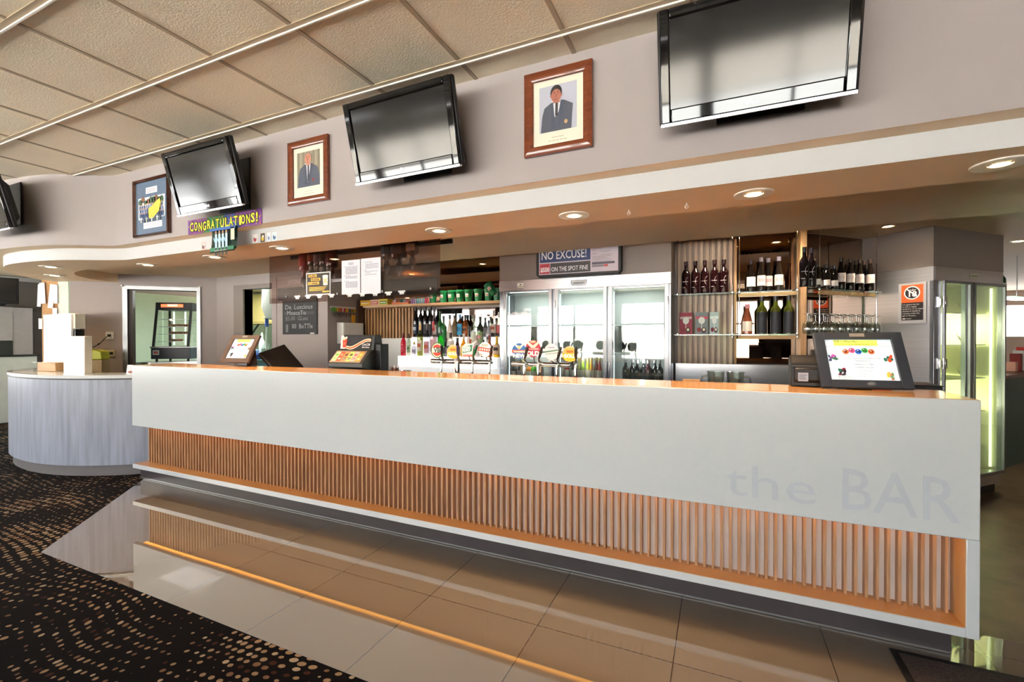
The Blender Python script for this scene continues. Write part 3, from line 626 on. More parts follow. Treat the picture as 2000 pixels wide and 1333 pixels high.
# mirrors
b = MB(); b.box(.145, .645, 4.905, 4.918, 1.24, ZR - .005, bronze_mirror)
tag(b.build('wall_mirror'), 'tinted mirror panel behind the middle wine bay', 'mirror')
b = MB(); b.prism([(.700, 4.925), (1.285, 5.51), (1.278, 5.518), (.692, 4.933)], 1.1, ZR - .005, bronze_mirror)
tag(b.build('wall_mirror'), 'tinted mirror panel on the angled wall behind the hanging glasses', 'mirror')
b = MB(); b.box(-3.56, FX0 + .002, 4.905, 4.918, 1.0, 1.86, clear_mirror); tag(b.build('wall_mirror'), 'bright mirror behind the crowd of spirit bottles', 'mirror')
b = MB(); b.box(-4.44, FX0 + .002, 4.905, 4.918, 1.93, ZR - .005, bronze_mirror); tag(b.build('wall_mirror'), 'dark tinted mirror above the shelf of green buckets', 'mirror')
# slatted panels
def slats(name, label, x0, x1, z0, z1, y, pitch, wd_, col, bcol):
    t = thing(name, label, 'wall panel', ((x0 + x1) / 2, y, z0)); a = (x1 - x0) / 2
    MB().box(-a, a, -.004, .0, 0, z1 - z0, bcol).build('backing', t)
    b = MB(); x = -a + wd_
    while x < a - wd_ / 2: b.box(x - wd_ / 2, x + wd_ / 2, -.035, -.004, 0, z1 - z0, col); x += pitch
    b.build('slats', t, smooth=0)
slats('slatted_panel', 'oak slatted panel left of the spirit bottles', -4.42, -3.58, 1.49, 1.885, 4.90, .052, .022, timber, mat('slat_dark_backing', (120, 84, 54), .6))
slats('slatted_panel', 'pale oak slatted panel behind the five dark wine bottles', -.385, .135, 1.235, 2.45, 4.915, .052, .026, wood('pale_oak', (196, 172, 150), (220, 200, 180), .5, 'Z'), mat('slat_pale_backing', (178, 160, 146), .6))
struct(MB().box(-4.44, -4.43, 4.76, 4.9, 0, ZR, mat('brown_return', (96, 70, 56), .4)), 'wall_return')
tag(MB().box(-4.45, FX0 + .01, 4.875, 4.9, 1.0, 1.49, white_pl).build('splash_panel'), 'white splashback panel below the left slatted panel', 'splashback') if False else None
tag(MB().box(-4.42, -3.57, 4.882, 4.9, 1.036, 1.488, white_pl).build('splash_panel'), 'white splashback panel behind the soft drink dispenser', 'splashback')
# posts
tag(MB().box(.648, .692, 4.62, 4.90, 1.236, ZR - .002, timber).build('timber_post', bevel=.002), 'upright oak post between the two mirrored wine bays', 'post')
tag(MB().box(.137, .158, 4.84, 4.915, 1.24, 2.45, timber).build('timber_post', bevel=.002), 'slim oak edge strip right of the pale slatted panel', 'post')
# long timber shelf on the left
tag(MB().box(-4.22, FX0 - .003, 4.62, 4.90, 1.884, 1.915, timber_x).build('timber_shelf', bevel=.002), 'long oak shelf carrying the green buckets', 'shelf')
# glass shelves with rods
def gshelf(label, poly, z):
    t = thing('glass_shelf', label, 'shelf', (poly[0][0], poly[0][1], z)); o = poly[0]; q = [(p[0] - o[0], p[1] - o[1]) for p in poly]
    MB().prism(q, -.010, 0, g_shelf).build('glass_pane', t); return t
for z, nm in ((1.910, 'upper'), (1.522, 'lower')):
    gshelf(nm + ' glass shelf across the straight wine bays', [(-.39, 4.66), (.645, 4.66), (.645, 4.876), (-.39, 4.876)], z)
    gshelf(nm + ' glass shelf on the angled mirror', [(.695, 4.62), (.80, 4.66), (1.37, 5.23), (1.40, 5.40), (1.27, 5.495), (.695, 4.92)], z)
    tag(MB().box(.165, .64, 4.672, 4.688, z - .045, z - .012, timber_x).build('shelf_rail', bevel=.001), nm + ' oak rail under the glass shelf of the mirrored bay', 'shelf rail')
    b = MB(); b.X = Matrix.Translation((.80, 4.70, z)) @ Matrix.Rotation(R(45), 4, 'Z'); b.box(0, .74, 0, .016, -.045, -.012, timber_x)
    tag(b.build('shelf_rail', bevel=.001), nm + ' oak rail under the angled glass shelf', 'shelf rail')
for x, y, lb in [(-.36, 4.68, 'thin steel shelf rod beside the fridge'), (.118, 4.68, 'thin steel shelf rod at the right of the slatted panel'), (.176, 4.68, 'thin steel shelf rod at the left of the mirrored bay'),
                 (.628, 4.66, 'thin steel shelf rod against the oak post'), (.80, 4.71, 'thin steel shelf rod at the left of the angled shelf'), (1.335, 5.245, 'thin steel shelf rod at the right of the angled shelf')]:
    t = thing('shelf_rod', lb, 'shelf rod', (x, y, 1.24), group='shelf rods')
    MB().cyl((0, 0, .25), (0, 0, ZR - 1.24), .0035, chrome, 8).build('rod', t)
    b = MB(); b.lathe([(.010, 0), (.010, .045)], chrome, 12, (0, 0, ZR - 1.24 - .045))
    b.build('ceiling_boss', t)
    for z in (1.522, 1.910): MB().lathe([(.012, -.018), (.014, -.01), (.014, .006), (.009, .012)], chrome, 12, (0, 0, z - 1.24)).build('shelf_clamp', t)
# steel back bench and splash under the wine bays
t = thing('steel_back_bench', 'stainless steel back bench with splashback under the wine bays', 'bench', (.12, 4.6, 0))
MB().box(-.51, .60, .24, .30, .9, 1.234, steel).build('splashback', t); MB().box(-.51, .60, -.25, .235, .86, .9, steel).build('bench_top', t, bevel=.003); MB().box(-.49, .58, -.2, .24, 0, .86, steel).build('cabinet', t)
# back counter under the bottle tiers
t = thing('back_counter', 'dark back counter under the white bottle tiers', 'counter', (-3.3, 4.6, 0))
MB().box(-1.12, 1.09, -.30, .28, 1.0, 1.035, black_matt).build('top', t, bevel=.003); MB().box(-1.12, 1.09, -.26, .28, 0, 1.0, grey_dark).build('cabinet', t)
tiers = thing('bottle_tiers', 'glowing white stepped bottle display shelf', 'display shelf', (-2.87, 4.5, 1.036))
acr = mat('lit_white_acrylic', (246, 246, 244), .25, emit=.75)
for nm, y0, y1, zt in (('step', -.12, .36, .12), ('step', -.02, .36, .238), ('step', .12, .36, .35), ('step', .25, .36, .466)):
    MB().box(-.68, .665, y0, y1, zt - .118, zt, acr).build(nm, tiers, bevel=.003)
# under-bar bench behind the counter
t = thing('under_bar_bench', 'stainless steel under-bar bench behind the counter', 'bench', (-2.2, 3.35, 0))
MB().box(-2.9, 2.9, -.27, .32, 1.02, 1.055, steel).build('bench_top', t); MB().box(-2.9, 2.9, -.25, .30, 0, 1.02, grey_dark).build('carcass', t)

# ================================================================== THREE-DOOR FRIDGE
fr = thing('upright_fridge', 'tall stainless three-door glass bar fridge', 'fridge', (FX0, FY, 0))
w = FX1 - FX0; D_ = .385
b = MB(); b.box(0, .02, 0, D_, 0, 2.11, steel_v).box(w - .02, w, 0, D_, 0, 2.11, steel_v).box(.02, w - .02, D_ - .02, D_, 0, 2.11, frost).box(.02, w - .02, 0, D_ - .02, 0, .14, steel_v).box(.02, w - .02, .03, D_ - .02, 2.0, 2.11, frost)
for x in (.6, 1.19): b.box(x - .012, x + .012, .06, D_ - .02, .14, 2.0, frost)
b.build('cabinet', fr)
MB().box(-.001, w + .001, -.012, .03, 2.0, 2.112, steel).build('header', fr, bevel=.003)
b = MB()
for x0, x1 in ((0, .055), (.61, .655), (1.175, 1.215), (w - .03, w)): b.box(x0, x1, -.004, .03, .12, 2.0, steel_v)
b.build('mullions', fr, bevel=.003)
DO = [(.058, .617), (.645, 1.19), (1.205, w - .018)]
for i, (x0, x1) in enumerate(DO):
    f = .038; b = MB()
    b.box(x0, x0 + f, -.03, -.006, .13, 2.0, alu).box(x1 - f, x1, -.03, -.006, .13, 2.0, alu).box(x0 + f, x1 - f, -.03, -.006, 1.985, 2.0, alu).box(x0 + f, x1 - f, -.03, -.006, .13, .2, alu)
    dr = b.build('door', fr, bevel=.002)
    MB().box(x0 + f, x1 - f, -.018, -.014, .2, 1.985, g_door).build('pane', dr)
    MB().box(x1 - .012 if i < 2 else x0 + .002, x1 + .004 if i < 2 else x0 + .016, -.045, -.03, 1.0, 1.25, steel_v).build('handle', dr, bevel=.003)
    hx = x0 + .006 if i < 2 else x1 - .006
    for hz in (1.80, .4): MB().cyl((hx, -.036, hz), (hx, -.036, hz + .08), .006, chrome).box(hx - .008, hx + .008, -.034, -.026, hz + .02, hz + .06, alu).build('hinge', dr)
    for z in (.60, 1.02, 1.345, 1.62): MB().box(x0 + .03, x1 - .03, .04, .36, z - .012, z, mat('wire_shelf_grey', (190, 194, 196), .3, .6)).build('shelf', fr)
    MB().box(x0 + .04, x1 - .04, .05, .07, 1.985, 1.998, glow('eef6ff', 3)).build('light_tube', fr)
    MB().box(x0 + f + .003, x0 + f + .012, .02, .028, .25, 1.95, glow('eef6ff', 2)).build('light_strip', fr)
lbm = MB(); lbm.X = Matrix.Translation((.90, -.0125, 2.052)); lbm.poly([(-.085, .028), (.085, .028), (.08, -.012), (.066, -.028), (-.066, -.028), (-.08, -.012)], 1, flat('2c4470')).poly([(-.080, .024), (.080, .024), (.075, -.011), (.063, -.024), (-.063, -.024), (-.075, -.011)], 2, flat('e8ecee')).text("LENEHAN'S", 0, -.012, .030, 3, flat('24406c'), 'CENTER', w=.125, fat=.0006)
lbm.build('maker_badge', fr, smooth=0)
MB().rect(-.036, -.026, .036, .026, 0, flat('f0ece2')).rect(-.028, -.014, .03, -.004, 1, flat('b8983a')).rect(-.01, .004, .01, .016, 1, flat('4a4640')).build('sticker', fr, loc=(.255, -.0135, 2.055), smooth=0)
lamp('fridge_tube_and_fill', 'AREA', (FX0 + w / 2, FY + .12, 1.97), 9, (.94, .98, 1), size=w - .15, size_y=.1)
for k in range(3): lamp('fridge_tube_and_fill', 'POINT', (FX0 + .33 + .59 * k, FY + .10, 1.27), 2.2, (.94, .98, 1), size=.02)  # unseen point lamps added to brighten the bottles on the low shelf
# warning light box over the fridge
t = thing('warning_light_box', 'black framed NO EXCUSE! $550 ON THE SPOT FINE warning sign', 'sign', (-1.292, 4.50, 2.278))
A, D = .439, .163
b = MB(); o8 = [(-A + .03, -D), (A - .03, -D), (A, -D + .03), (A, D - .03), (A - .03, D), (-A + .03, D), (-A, D - .03), (-A, -D + .03)]
b.prism_y(o8, -.05, .028, black_matt); b.build('frame', t, bevel=.006)
X = Matrix.Translation((0, -.0505, 0)); b = MB(); b.X = X; a, d = A - .03, D - .028
b.rect(-a, -d, a, d, 1, flat('cfc6d2')); b.rect(-a + .008, -.010, .135, d - .022, 2, flat('3b4a78')); b.rect(-a + .008, -d + .008, -a + .118, -.022, 2, flat('c0434f')); b.rect(-a + .124, -d + .008, .135, -.022, 2, flat('4a4648'))
b.build('face_panel', t, smooth=0)
b = MB(); b.X = X; wh = flat('f4f2f6'); gy = flat('7c7684')
b.text('NO EXCUSE!', -a + .024, .020, .118, 3, wh, w=.475, fat=.0012); b.build('headline_lettering', t, smooth=0); b = MB(); b.X = X; b.text('$550', -a + .016, -d + .030, .062, 3, wh, w=.096, fat=.0022).text('ON THE SPOT FINE', -a + .134, -d + .030, .064, 3, wh, w=.385, fat=.0005); b.build('fine_lettering', t, smooth=0); b = MB(); b.X = X
for k, (x0, x1) in enumerate([(.155, .35), (.155, .25), (.155, .19), (.24, .33), (.155, .2), (.24, .35), (.155, .34), (.155, .30), (.155, .35), (.155, .33)]):
    z = d - .03 - k * .0155; x = x0
    while x < x1: l_ = .008 + (k * 7 + int(x * 1000)) % 5 * .003; b.rect(x, z, min(x + l_, x1), z + .004, 3, gy); x += l_ + .004
b.rect(.150, -.062, .375, -.040, 3, flat('5c5868')); b.rect(.150, -.088, .265, -.066, 3, flat('8a8490')); b.rect(.268, -.088, .31, -.066, 3, flat('cf5a5e'))
b.build('small_print', t, smooth=0)

# ================================================================== CORNER COOL ROOM
cr_ = thing('corner_cool_room', 'stainless corner cool room with yellow-lit glass doors', 'cool room', (C0[0], C0[1], 0), (0, 0, R(45)))
Wd, Dp = 1.09, .59; glo = mat('cream_green_lining', (226, 228, 190), .4)
b = MB(); b.box(0, .03, 0, Dp, 0, 2.11, mat('satin_steel_side', (226, 228, 234), .42, 1, noise=.05, scale=3, stretch=(.3, .3, 20))).box(0, Wd, Dp - .03, Dp, 0, 2.11, glo).box(Wd - .02, Wd, .0, Dp - .03, .18, 2.11, glo).box(.03, Wd - .02, .04, Dp - .03, .16, .2, glo).box(.03, Wd, .0, Dp - .03, 1.985, 2.11, steel).box(0, Wd, .0, .06, .10, .22, steel).box(0, Wd, .05, Dp - .05, 0, .1, black_matt)
b.build('cabinet', cr_)
b = MB(); b.box(0, .10, -.006, .03, .2, 1.99, steel_v).box(.47, .545, -.006, .03, .2, 1.99, steel_v).box(Wd - .028, Wd, -.006, .03, .2, 1.99, steel_v); b.build('mullions', cr_, bevel=.003)
for i, (x0, x1) in enumerate([(.105, .535), (.56, Wd - .01)]):
    b = MB(); f = .022; b.box(x0, x0 + f, -.03, -.008, .2, 1.99, alu).box(x1 - f - (.02 if i == 0 else 0), x1, -.03, -.008, .2, 1.99, alu).box(x0, x1, -.03, -.008, 1.965, 1.99, alu).box(x0, x1, -.03, -.008, .2, .23, alu)
    dr = b.build('door', cr_, bevel=.002); MB().box(x0 + f, x1 - f, -.019, -.016, .23, 1.965, g_door).build('pane', dr)
for hz in (1.80, 1.26):
    b = MB(); b.cyl((.088, -.03, hz - .05), (.088, -.03, hz + .05), .009, chrome).box(.05, .08, -.016, -.004, hz - .045, hz + .045, chrome).box(.096, .125, -.04, -.03, hz - .045, hz + .045, chrome).cyl((.065, -.018, hz - .03), (.065, -.018, hz + .03), .007, chrome)
    b.build('hinge', cr_, bevel=.002)
b = MB(); b.X = Matrix.Translation((.61, -.0015, 2.05)); b.rect(-.065, -.022, .065, .022, 1, flat('d8d2b8')).text("LENEHAN'S", 0, -.010, .026, 2, flat('4a4636'), 'CENTER', w=.11, fat=.0005); b.build('maker_badge', cr_, smooth=0)
MB().box(.64, .66, .30, .32, .2, 1.97, glow('f4ffd0', 5)).build('light_tube', cr_); MB().box(Wd - .05, Wd - .035, .06, .075, .24, 1.96, glow('f4ffd0', 3)).build('light_strip', cr_); MB().box(.42, .44, .42, .44, .2, 1.97, glow('fdffe0', 7)).build('light_tube', cr_)
lamp('cool_room_light', 'POINT', (1.95, 5.85, 1.6), 18, (1, .97, .66), size=.06); lamp('cool_room_light', 'POINT', (1.95, 5.85, .8), 18, (1, .97, .66), size=.06)
wire = mat('white_coated_wire', (214, 214, 196), .35)
for z in (.45, .78, 1.10, 1.42, 1.72):
    b = MB(); b.box(.10, .62, .10, .50, z - .006, z, g_shelf).box(.62, Wd - .05, .10, .50, z - .008, z, wire)
    for k in range(5): x = .60 + k * .028; b.cyl((x, .12, z + .10 - k * .02), (x + .10, .12, z), .003, wire, 5)
    b.build('wire_rack', cr_)
# under-18 notice on its steel side (local frame of that face)
AN = (R(0), 0, R(-45)); nc = atp(1783, 595, C0, (1, 1))
t = thing('under_age_notice', 'orange and black under 18 notice in a clear holder on the steel side', 'sign', (nc.x - .003, nc.y - .003, nc.z), (0, 0, R(-45)))
a, d = .106, .182; b = MB(); b.box(-a, a, -.006, 0, -d, d, mat('grey_clear_holder', (176, 176, 178), .3)); b.build('holder', t)
b = MB(); b.X = Matrix.Translation((0, -.006, 0)); b.rect(-.083, .005, .085, d - .018, 1, flat('f0622e')); b.rect(-.083, -d + .028, .085, .005, 1, flat('262021'))
b.ell(0, .092, .062, .060, 2, flat('f4f2ee'), 28); b.ell(0, .092, .053, .051, 3, flat('262021'), 28); b.text('under', 0, .108, .030, 4, flat('f4f2ee'), 'CENTER', w=.062).text('18', 0, .058, .066, 4, flat('f4f2ee'), 'CENTER', w=.062, fat=.0015)
b.poly([(-.045, .126), (-.038, .132), (.045, .058), (.038, .052)], 5, flat('f4f2ee'))
for k, s_ in enumerate(['It is against the law', 'to sell or supply', 'alcohol to, or to obtain', 'alcohol on behalf of,', 'a person under the', 'age of 18 years.']): b.text(s_, -.074, -.018 - k * .020, .017, 4, flat('e8e4de'))
b.rect(-.074, -.145, -.05, -.136, 4, flat('e8e4de')).rect(-.044, -.144, -.005, -.138, 4, flat('b8b4ae'))
b.build('print', t, smooth=0)

# ================================================================== BOTTLES
PROF = {'wine': [(.034, 0), (.037, .012), (.037, .60), (.034, .66), (.017, .76), (.0145, .80), (.0145, .97), (.016, .972), (.016, 1)],
        'burgundy': [(.038, 0), (.041, .012), (.041, .46), (.034, .58), (.020, .72), (.0145, .80), (.0145, .97), (.016, .972), (.016, 1)],
        'slim': [(.030, 0), (.033, .012), (.033, .42), (.026, .58), (.0145, .80), (.0135, .97), (.015, .972), (.015, 1)],
        'spirit': [(.038, 0), (.041, .012), (.041, .58), (.037, .66), (.020, .74), (.0145, .78), (.0145, .90), (.017, .902), (.017, 1)],
        'square': [(.046, 0), (.048, .012), (.048, .60), (.044, .66), (.020, .73), (.016, .77), (.016, .88), (.019, .882), (.019, 1)],
        'round': [(.044, 0), (.052, .05), (.055, .25), (.048, .50), (.026, .62), (.016, .70), (.016, .88), (.019, .882), (.019, 1)],
        'pour': [(.034, 0), (.036, .012), (.036, .56), (.030, .66), (.016, .76), (.014, .86), (.016, .862), (.012, .90), (.006, .93), (.005, 1)]}
def bmat(c, clear):
    return glass('bottle_glass_' + c, c, .07) if clear else mat('bottle_' + c, c, .06, noise=.03, coat=.6)
_BM = {}; _PL = []
def bottle(kind, loc, label, body, cap, lab=None, lab2=None, h=.30, r=1.0, clear=False, name='bottle', cat='bottle', group=None, lz=(.15, .48), fill=None, rz=0, extra=None):
    rad = max(q[0] for q in PROF[kind]) * r + .001; best = None
    for dy in ((0, .015, -.015, .03, -.03) if group == 'bottles on the white tiers' else (0, .02, -.02, .04, -.04, .06, -.06, .08)):
        ov = max([rad + q[3] - math.hypot(loc[0] - q[0], loc[1] + dy - q[1]) for q in _PL if abs(q[2] - loc[2]) < .09] + [0])
        if best is None or ov < best[0] - 1e-4: best = (ov, dy)
        if ov <= 0: break
    if best[0] > .002 and group: print('TIGHT', label, round(best[0], 3))
    loc = (loc[0], loc[1] + best[1], loc[2]); _PL.append((loc[0], loc[1], loc[2], rad))
    key = (kind, body, cap, lab, lab2, h, r, clear, lz, fill, extra)
    t = thing(name, label, cat, loc, (0, 0, rz), group)
    if key not in _BM:
        P_ = PROF[kind]; nb = len(P_) - 3; n = 16
        prof = [(q[0] * r, q[1] * h) for q in P_]; ms = {}
        ms['bottle_glass'] = MB().lathe(prof[:nb + 1], bmat(body, clear), n).mesh('bottle_glass')
        ms['cap'] = MB().lathe([(prof[nb - 1][0] * 1.08, prof[nb][1] - .10 * h if nb else 0), (prof[nb][0] * 1.12, prof[nb][1]), (prof[-1][0] * 1.03, h), (.0001, h + .0005)], mat('cap_' + cap, cap, .3, noise=.02), 12).mesh('cap')
        rb = max(q[0] for q in prof if True)
        if lab:
            b = MB(); b.arc(rb + .0009, lz[0] * h, lz[1] * h, -PI / 2 - 1.15, -PI / 2 + 1.15, flat(lab), 10)
            if lab2: zz = lz[0] + (lz[1] - lz[0]) * .38; b.arc(rb + .0016, zz * h, (zz + (lz[1] - lz[0]) * .34) * h, -PI / 2 - .7, -PI / 2 + .7, flat(lab2), 8)
            ms['label'] = b.mesh('label')
        if extra == 'swirl':
            b = MB(); sw = flat('dcd6d8')
            pts = [((rb + .0012) * math.cos(-PI / 2 + a), (rb + .0012) * math.sin(-PI / 2 + a), (.38 + q) * h) for a, q in ((.5, .14), (.2, .10), (.02, .03), (.05, -.04), (.3, -.10))]; b.tube(pts, .0012, sw, 5)
            b.arc(rb + .001, .375 * h, .385 * h, -PI / 2 - .8, -PI / 2 + .5, sw, 8).arc(rb + .001, .20 * h, .21 * h, -PI / 2 - .8, -PI / 2 - .1, sw, 6); ms['label'] = b.mesh('label')
        if fill:
            fp = [(q[0] * .93, max(q[1], .004)) for q in prof[:nb]]; fp = [q for q in fp if q[1] <= h * .62]
            ms['liquid'] = MB().lathe(fp, mat('liquid_' + fill, fill, .15, noise=.02), n).mesh('liquid')
        _BM[key] = ms
    for k, me in _BM[key].items(): inst(k, me, t)
    return t
# left straight bay, upper shelf: five dark wine bottles
ORD = ['first', 'second', 'third', 'fourth', 'fifth', 'sixth', 'seventh', 'eighth', 'ninth', 'tenth', 'eleventh', 'twelfth', 'thirteenth', 'fourteenth', 'fifteenth', 'sixteenth', 'seventeenth', 'eighteenth']
for k, px in enumerate((1340, 1358.5, 1377, 1396, 1414)):
    p = aty(px, 574, 4.76); bottle('wine', (p.x, p.y, 1.9105), 'dark red wine bottle with a pale swirl, %s from the left against the slats' % ORD[k], '1c080c', '2a0a10', h=.32, r=1.08, extra='swirl', group='wine bottles on the upper glass shelf by the fridge')
for k, (px, kd, lb, cp_, h) in enumerate([(1467, 'burgundy', 'e6ddd4', '2a1622', .295), (1487, 'slim', 'dccfca', '8c8490', .315), (1502, 'slim', 'dccfca', '8c8490', .313), (1521.5, 'slim', 'dccfca', '8c8490', .313)]):
    p = aty(px, 572, 4.76); bottle(kd, (p.x, p.y, 1.9105), ['round-shouldered wine bottle with a cream label and neck seal', 'pale-labelled wine bottle with grey foil, left of three in the mirrored bay', 'pale-labelled wine bottle with grey foil, middle of three in the mirrored bay', 'pale-labelled wine bottle with grey foil, right of three in the mirrored bay'][k],
        '14100e', cp_, lb, 'c8a0a4' if k else None, h=h, r=1.1 if k else .95, lz=(.17, .47), group='wine bottles on the upper mirrored shelf')
p = aty(1459.5, 650, 4.76); bottle('slim', (p.x, p.y, 1.5225), 'pink-foiled rose wine bottle with a cream label', '9a5038', 'c87888', 'e4dccc', h=.275, r=1.25, lz=(.10, .43))
for k, px in enumerate((1488, 1515, 1541)):
    p = aty(px, 652, 4.76); bottle('wine', (p.x, p.y, 1.5225), 'dark wine bottle with a yellow-green neck, %s of three on the lower mirrored shelf' % ['left', 'middle', 'right'][k], '54581a', '1a1418', '141820', h=.345, r=1.18, lz=(.02, .58), extra=None if k < 2 else 'x', group='wine bottles on the lower mirrored shelf')
# angled shelf
def onlline(px, off): return atp(px, 600, (.985 + off * .7071, 5.215 - off * .7071), (1, -1))
for k, px in enumerate((1571, 1585)):
    p = onlline(px, .30); bottle('wine', (p.x, p.y, 1.9105), 'tall dark wine bottle with a pale swirl, %s of two beside the oak post' % ['left', 'right'][k], '100a10', '18101a', h=.33, extra='swirl', r=1.0, group='wine bottles by the post on the angled shelf')
for k, (px, of) in enumerate([(1597, .30), (1609, .22), (1615, .29), (1624, .20), (1630, .28), (1638, .18)]):
    p = onlline(px, of); bottle('wine', (p.x, p.y, 1.9105), 'small dark piccolo wine bottle, %s from the left on the angled shelf' % ORD[k], '0e0c0c', '1a1214', 'e0d8d0', h=.215 if k % 2 else .20, r=.72, lz=(.12, .36), group='piccolo bottles on the angled shelf')
for k, (px, of) in enumerate([(1643, .24), (1653, .16), (1661, .24), (1671, .18), (1679, .24), (1688, .20), (1697, .24)]):
    p = onlline(px, of); bottle('slim', (p.x, p.y, 1.9105), 'wine bottle with a plain pinkish-white label, %s from the left on the angled shelf' % ORD[k], '120e0c', '24180e', 'e2d2c8', 'd8c4ba', h=.285, r=1.0, lz=(.24, .52), group='white-labelled wine bottles on the angled shelf')
# brochures on the lower shelf
for px0, px1, c1, c2, lb in ((1327.5, 1352, '8e2e46', 'b8a0a4', 'red drinks brochure standing on the lower glass shelf'), (1358, 1383, '6c7078', 'b03a5c', 'grey drinks brochure with a pink band on the lower glass shelf'), (1386, 1404, '9aa6ae', 'c8d2d6', 'narrow pale blue drinks brochure on the lower glass shelf')):
    a = aty(px0, 652, 4.78); c = aty(px1, 652, 4.78); w2 = (c.x - a.x) / 2; b = MB()
    b.box(-w2, w2, 0, .004, 0, .215, flat(c1))
    b.X = Matrix.Translation((0, -.0003, 0)); b.rect(-w2 + .004, .15, w2 - .004, .175, 1, flat(c2)); b.ell(0, .135, w2 * .5, .035, 2, flat('c8c4c8'), 20); b.rect(-.003, .06, .003, .10, 2, flat('c8c4c8')); b.ell(-w2 * .4, .045, w2 * .35, .022, 3, flat('7a2034'), 14); b.ell(w2 * .35, .04, w2 * .38, .028, 4, flat('2a2228'), 14); b.ell(w2 * .35, .045, w2 * .2, .014, 5, flat('d8c8b0'), 12)
    o = b.build('brochure', loc=((a.x + c.x) / 2, 4.76, 1.523), rot=(-R(7), 0, 0), smooth=0); tag(o, lb, 'brochure', 'brochures on the glass shelf')
# upturned wine glasses on the lower angled shelf
wgp = [(.030, 0), (.034, .02), (.036, .05), (.030, .085), (.012, .103), (.004, .11), (.0035, .155), (.010, .162), (.033, .167), (.033, .169)]
g_drink = glass('drinking_glass', (226, 230, 226), .16)
wg = MB().lathe([(r_, z) for r_, z in wgp], g_drink, 14).mesh('bowl')
k = 0
for row, off in enumerate((.30, .21, .12)):
    for j in range(9):
        px = 1577 + j * 16 + row * 4
        if px > 1712: continue
        p = onlline(px, off)
        if min(math.hypot(p.x - .80, p.y - 4.71), math.hypot(p.x - 1.335, p.y - 5.245)) < .045: p = onlline(px + 5, off - .035)
        o = inst('wine_glass', wg, None, (p.x, p.y, 1.5225))
        tag(o, 'upturned wine glass, %s from the left in the %s row on the angled shelf' % (ORD[j], ['front', 'middle', 'back'][row]), 'wine glass', 'upturned wine glasses on the angled shelf')

# ---- spirits on the white tiers
TZ = [1.036 + .12, 1.036 + .238, 1.036 + .35, 1.036 + .466]; TY_ = [4.43, 4.56, 4.69, 4.81]
def tb(px, tier, top, kind, label, body, cap, lab=None, lab2=None, r=1.0, clear=False, fill=None, lz=(.15, .48), bottom=None):
    p = aty(px, 650, TY_[tier]); zt = aty(px, top, TY_[tier]).z; h = zt - TZ[tier]
    return bottle(kind, (p.x, p.y, TZ[tier] + .0005), label, body, cap, lab, lab2, h=round(h, 3), r=round(r * .93, 3), clear=clear, fill=fill, lz=lz, group='bottles on the white tiers')
tb(788, 1, 650, 'pour', 'bright red cordial bottle at the left end of the white tiers', 'd01c38', '2a1818', 'd8243e', 'e4506a', r=1.0)
tb(798.5, 1, 651, 'pour', 'thin clear bottle with a green label beside the red cordial', 'e0e8dc', '40301c', '9cb890', '3c6a44', r=.75, clear=True)
tb(809, 1, 667, 'pour', 'short clear bottle with a yellow top beside the thin green-labelled bottle', 'e8e8f0', 'c8b040', 'c8c8e0', '8c88b0', r=.85, clear=True)
tb(820.5, 1, 632, 'spirit', 'pale lime cordial bottle with an oval label', 'e2e8b4', 'c8a060', 'e6e4cc', 'd06a48', r=.95, clear=True, fill='dfe3a8')
tb(834, 1, 632, 'spirit', 'clear spirit bottle with a pink and orange label behind the big tap badge', 'e8eaf0', '403838', 'e4a8b8', 'd8703a', r=.98, clear=True, lz=(.1, .45))
tb(846, 1, 628, 'spirit', 'clear bottle with a faint pink label left of the green liqueur', 'f0e4e6', 'b0343c', 'e8b4bc', None, r=.9, clear=True)
tb(860.5, 1, 645, 'spirit', 'vivid green liqueur bottle in front of the dark green bottle', '18c828', '1a3a20', None, None, r=.95)
tb(868.5, 1, 660, 'slim', 'small black bottle beside the vivid green liqueur', '141016', '181418', '4a3a54', None, r=.9)
tb(880, 1, 650, 'square', 'large white frosted bottle with a dark pourer', 'eeeae8', '28201e', 'f4f2f0', '4a6a4c', r=1.0, lz=(.2, .55))
tb(893.5, 1, 660, 'slim', 'dark bottle with a red label right of the white frosted bottle', '2a1618', '1c1216', 'c8342c', '5a2a5a', r=1.0, lz=(.3, .6))
tb(905.5, 1, 652, 'round', 'squat orange liqueur bottle with a pale cap', 'f0a020', 'e6e0d0', 'f4d890', None, r=.8)
tb(916, 1, 663, 'round', 'squat amber bottle with an orange label', 'c87a40', 'b85a2a', 'd8683a', 'f0c890', r=.85)
tb(930.5, 1, 655, 'square', 'white jug-shaped bottle with a pink emblem', 'f2ecea', 'b8a8a0', 'f8f4f4', 'c05a8c', r=.98, lz=(.25, .6))
tb(944, 1, 664, 'slim', 'dark syrup bottle right of the white jug-shaped bottle', '2c1c20', '14101a', 'd8c8c0', None, r=1.0)
tb(956, 1, 655, 'round', 'amber bottle with a red and gold label near the fridge', 'b4581c', '8c2a20', 'd8a040', 'a02a28', r=.75)
tb(970.5, 1, 657, 'round', 'yellow egg liqueur bottle at the right end of the tiers', 'f0c418', 'e0b020', 'e8c8b0', '241c14', r=.82, lz=(.15, .6))
for k, px in enumerate((812, 822, 831.5, 840.5)):
    tb(px, 3, 599, 'wine', 'tall black bottle, %s of four left of the spirits' % ['first', 'second', 'third', 'last'][k], '0e0c10', '16121a', '2c3448' if k < 2 else '1a1c24', 'b8c0cc' if k == 0 else None, r=1.0, lz=(.10, .42))
tb(849, 2, 600, 'slim', 'slender frosted bottle with a red leaf label', 'e6dce4', '3a2c48', 'e8e0dc', 'c02c3c', r=.95, clear=True, lz=(.3, .55))
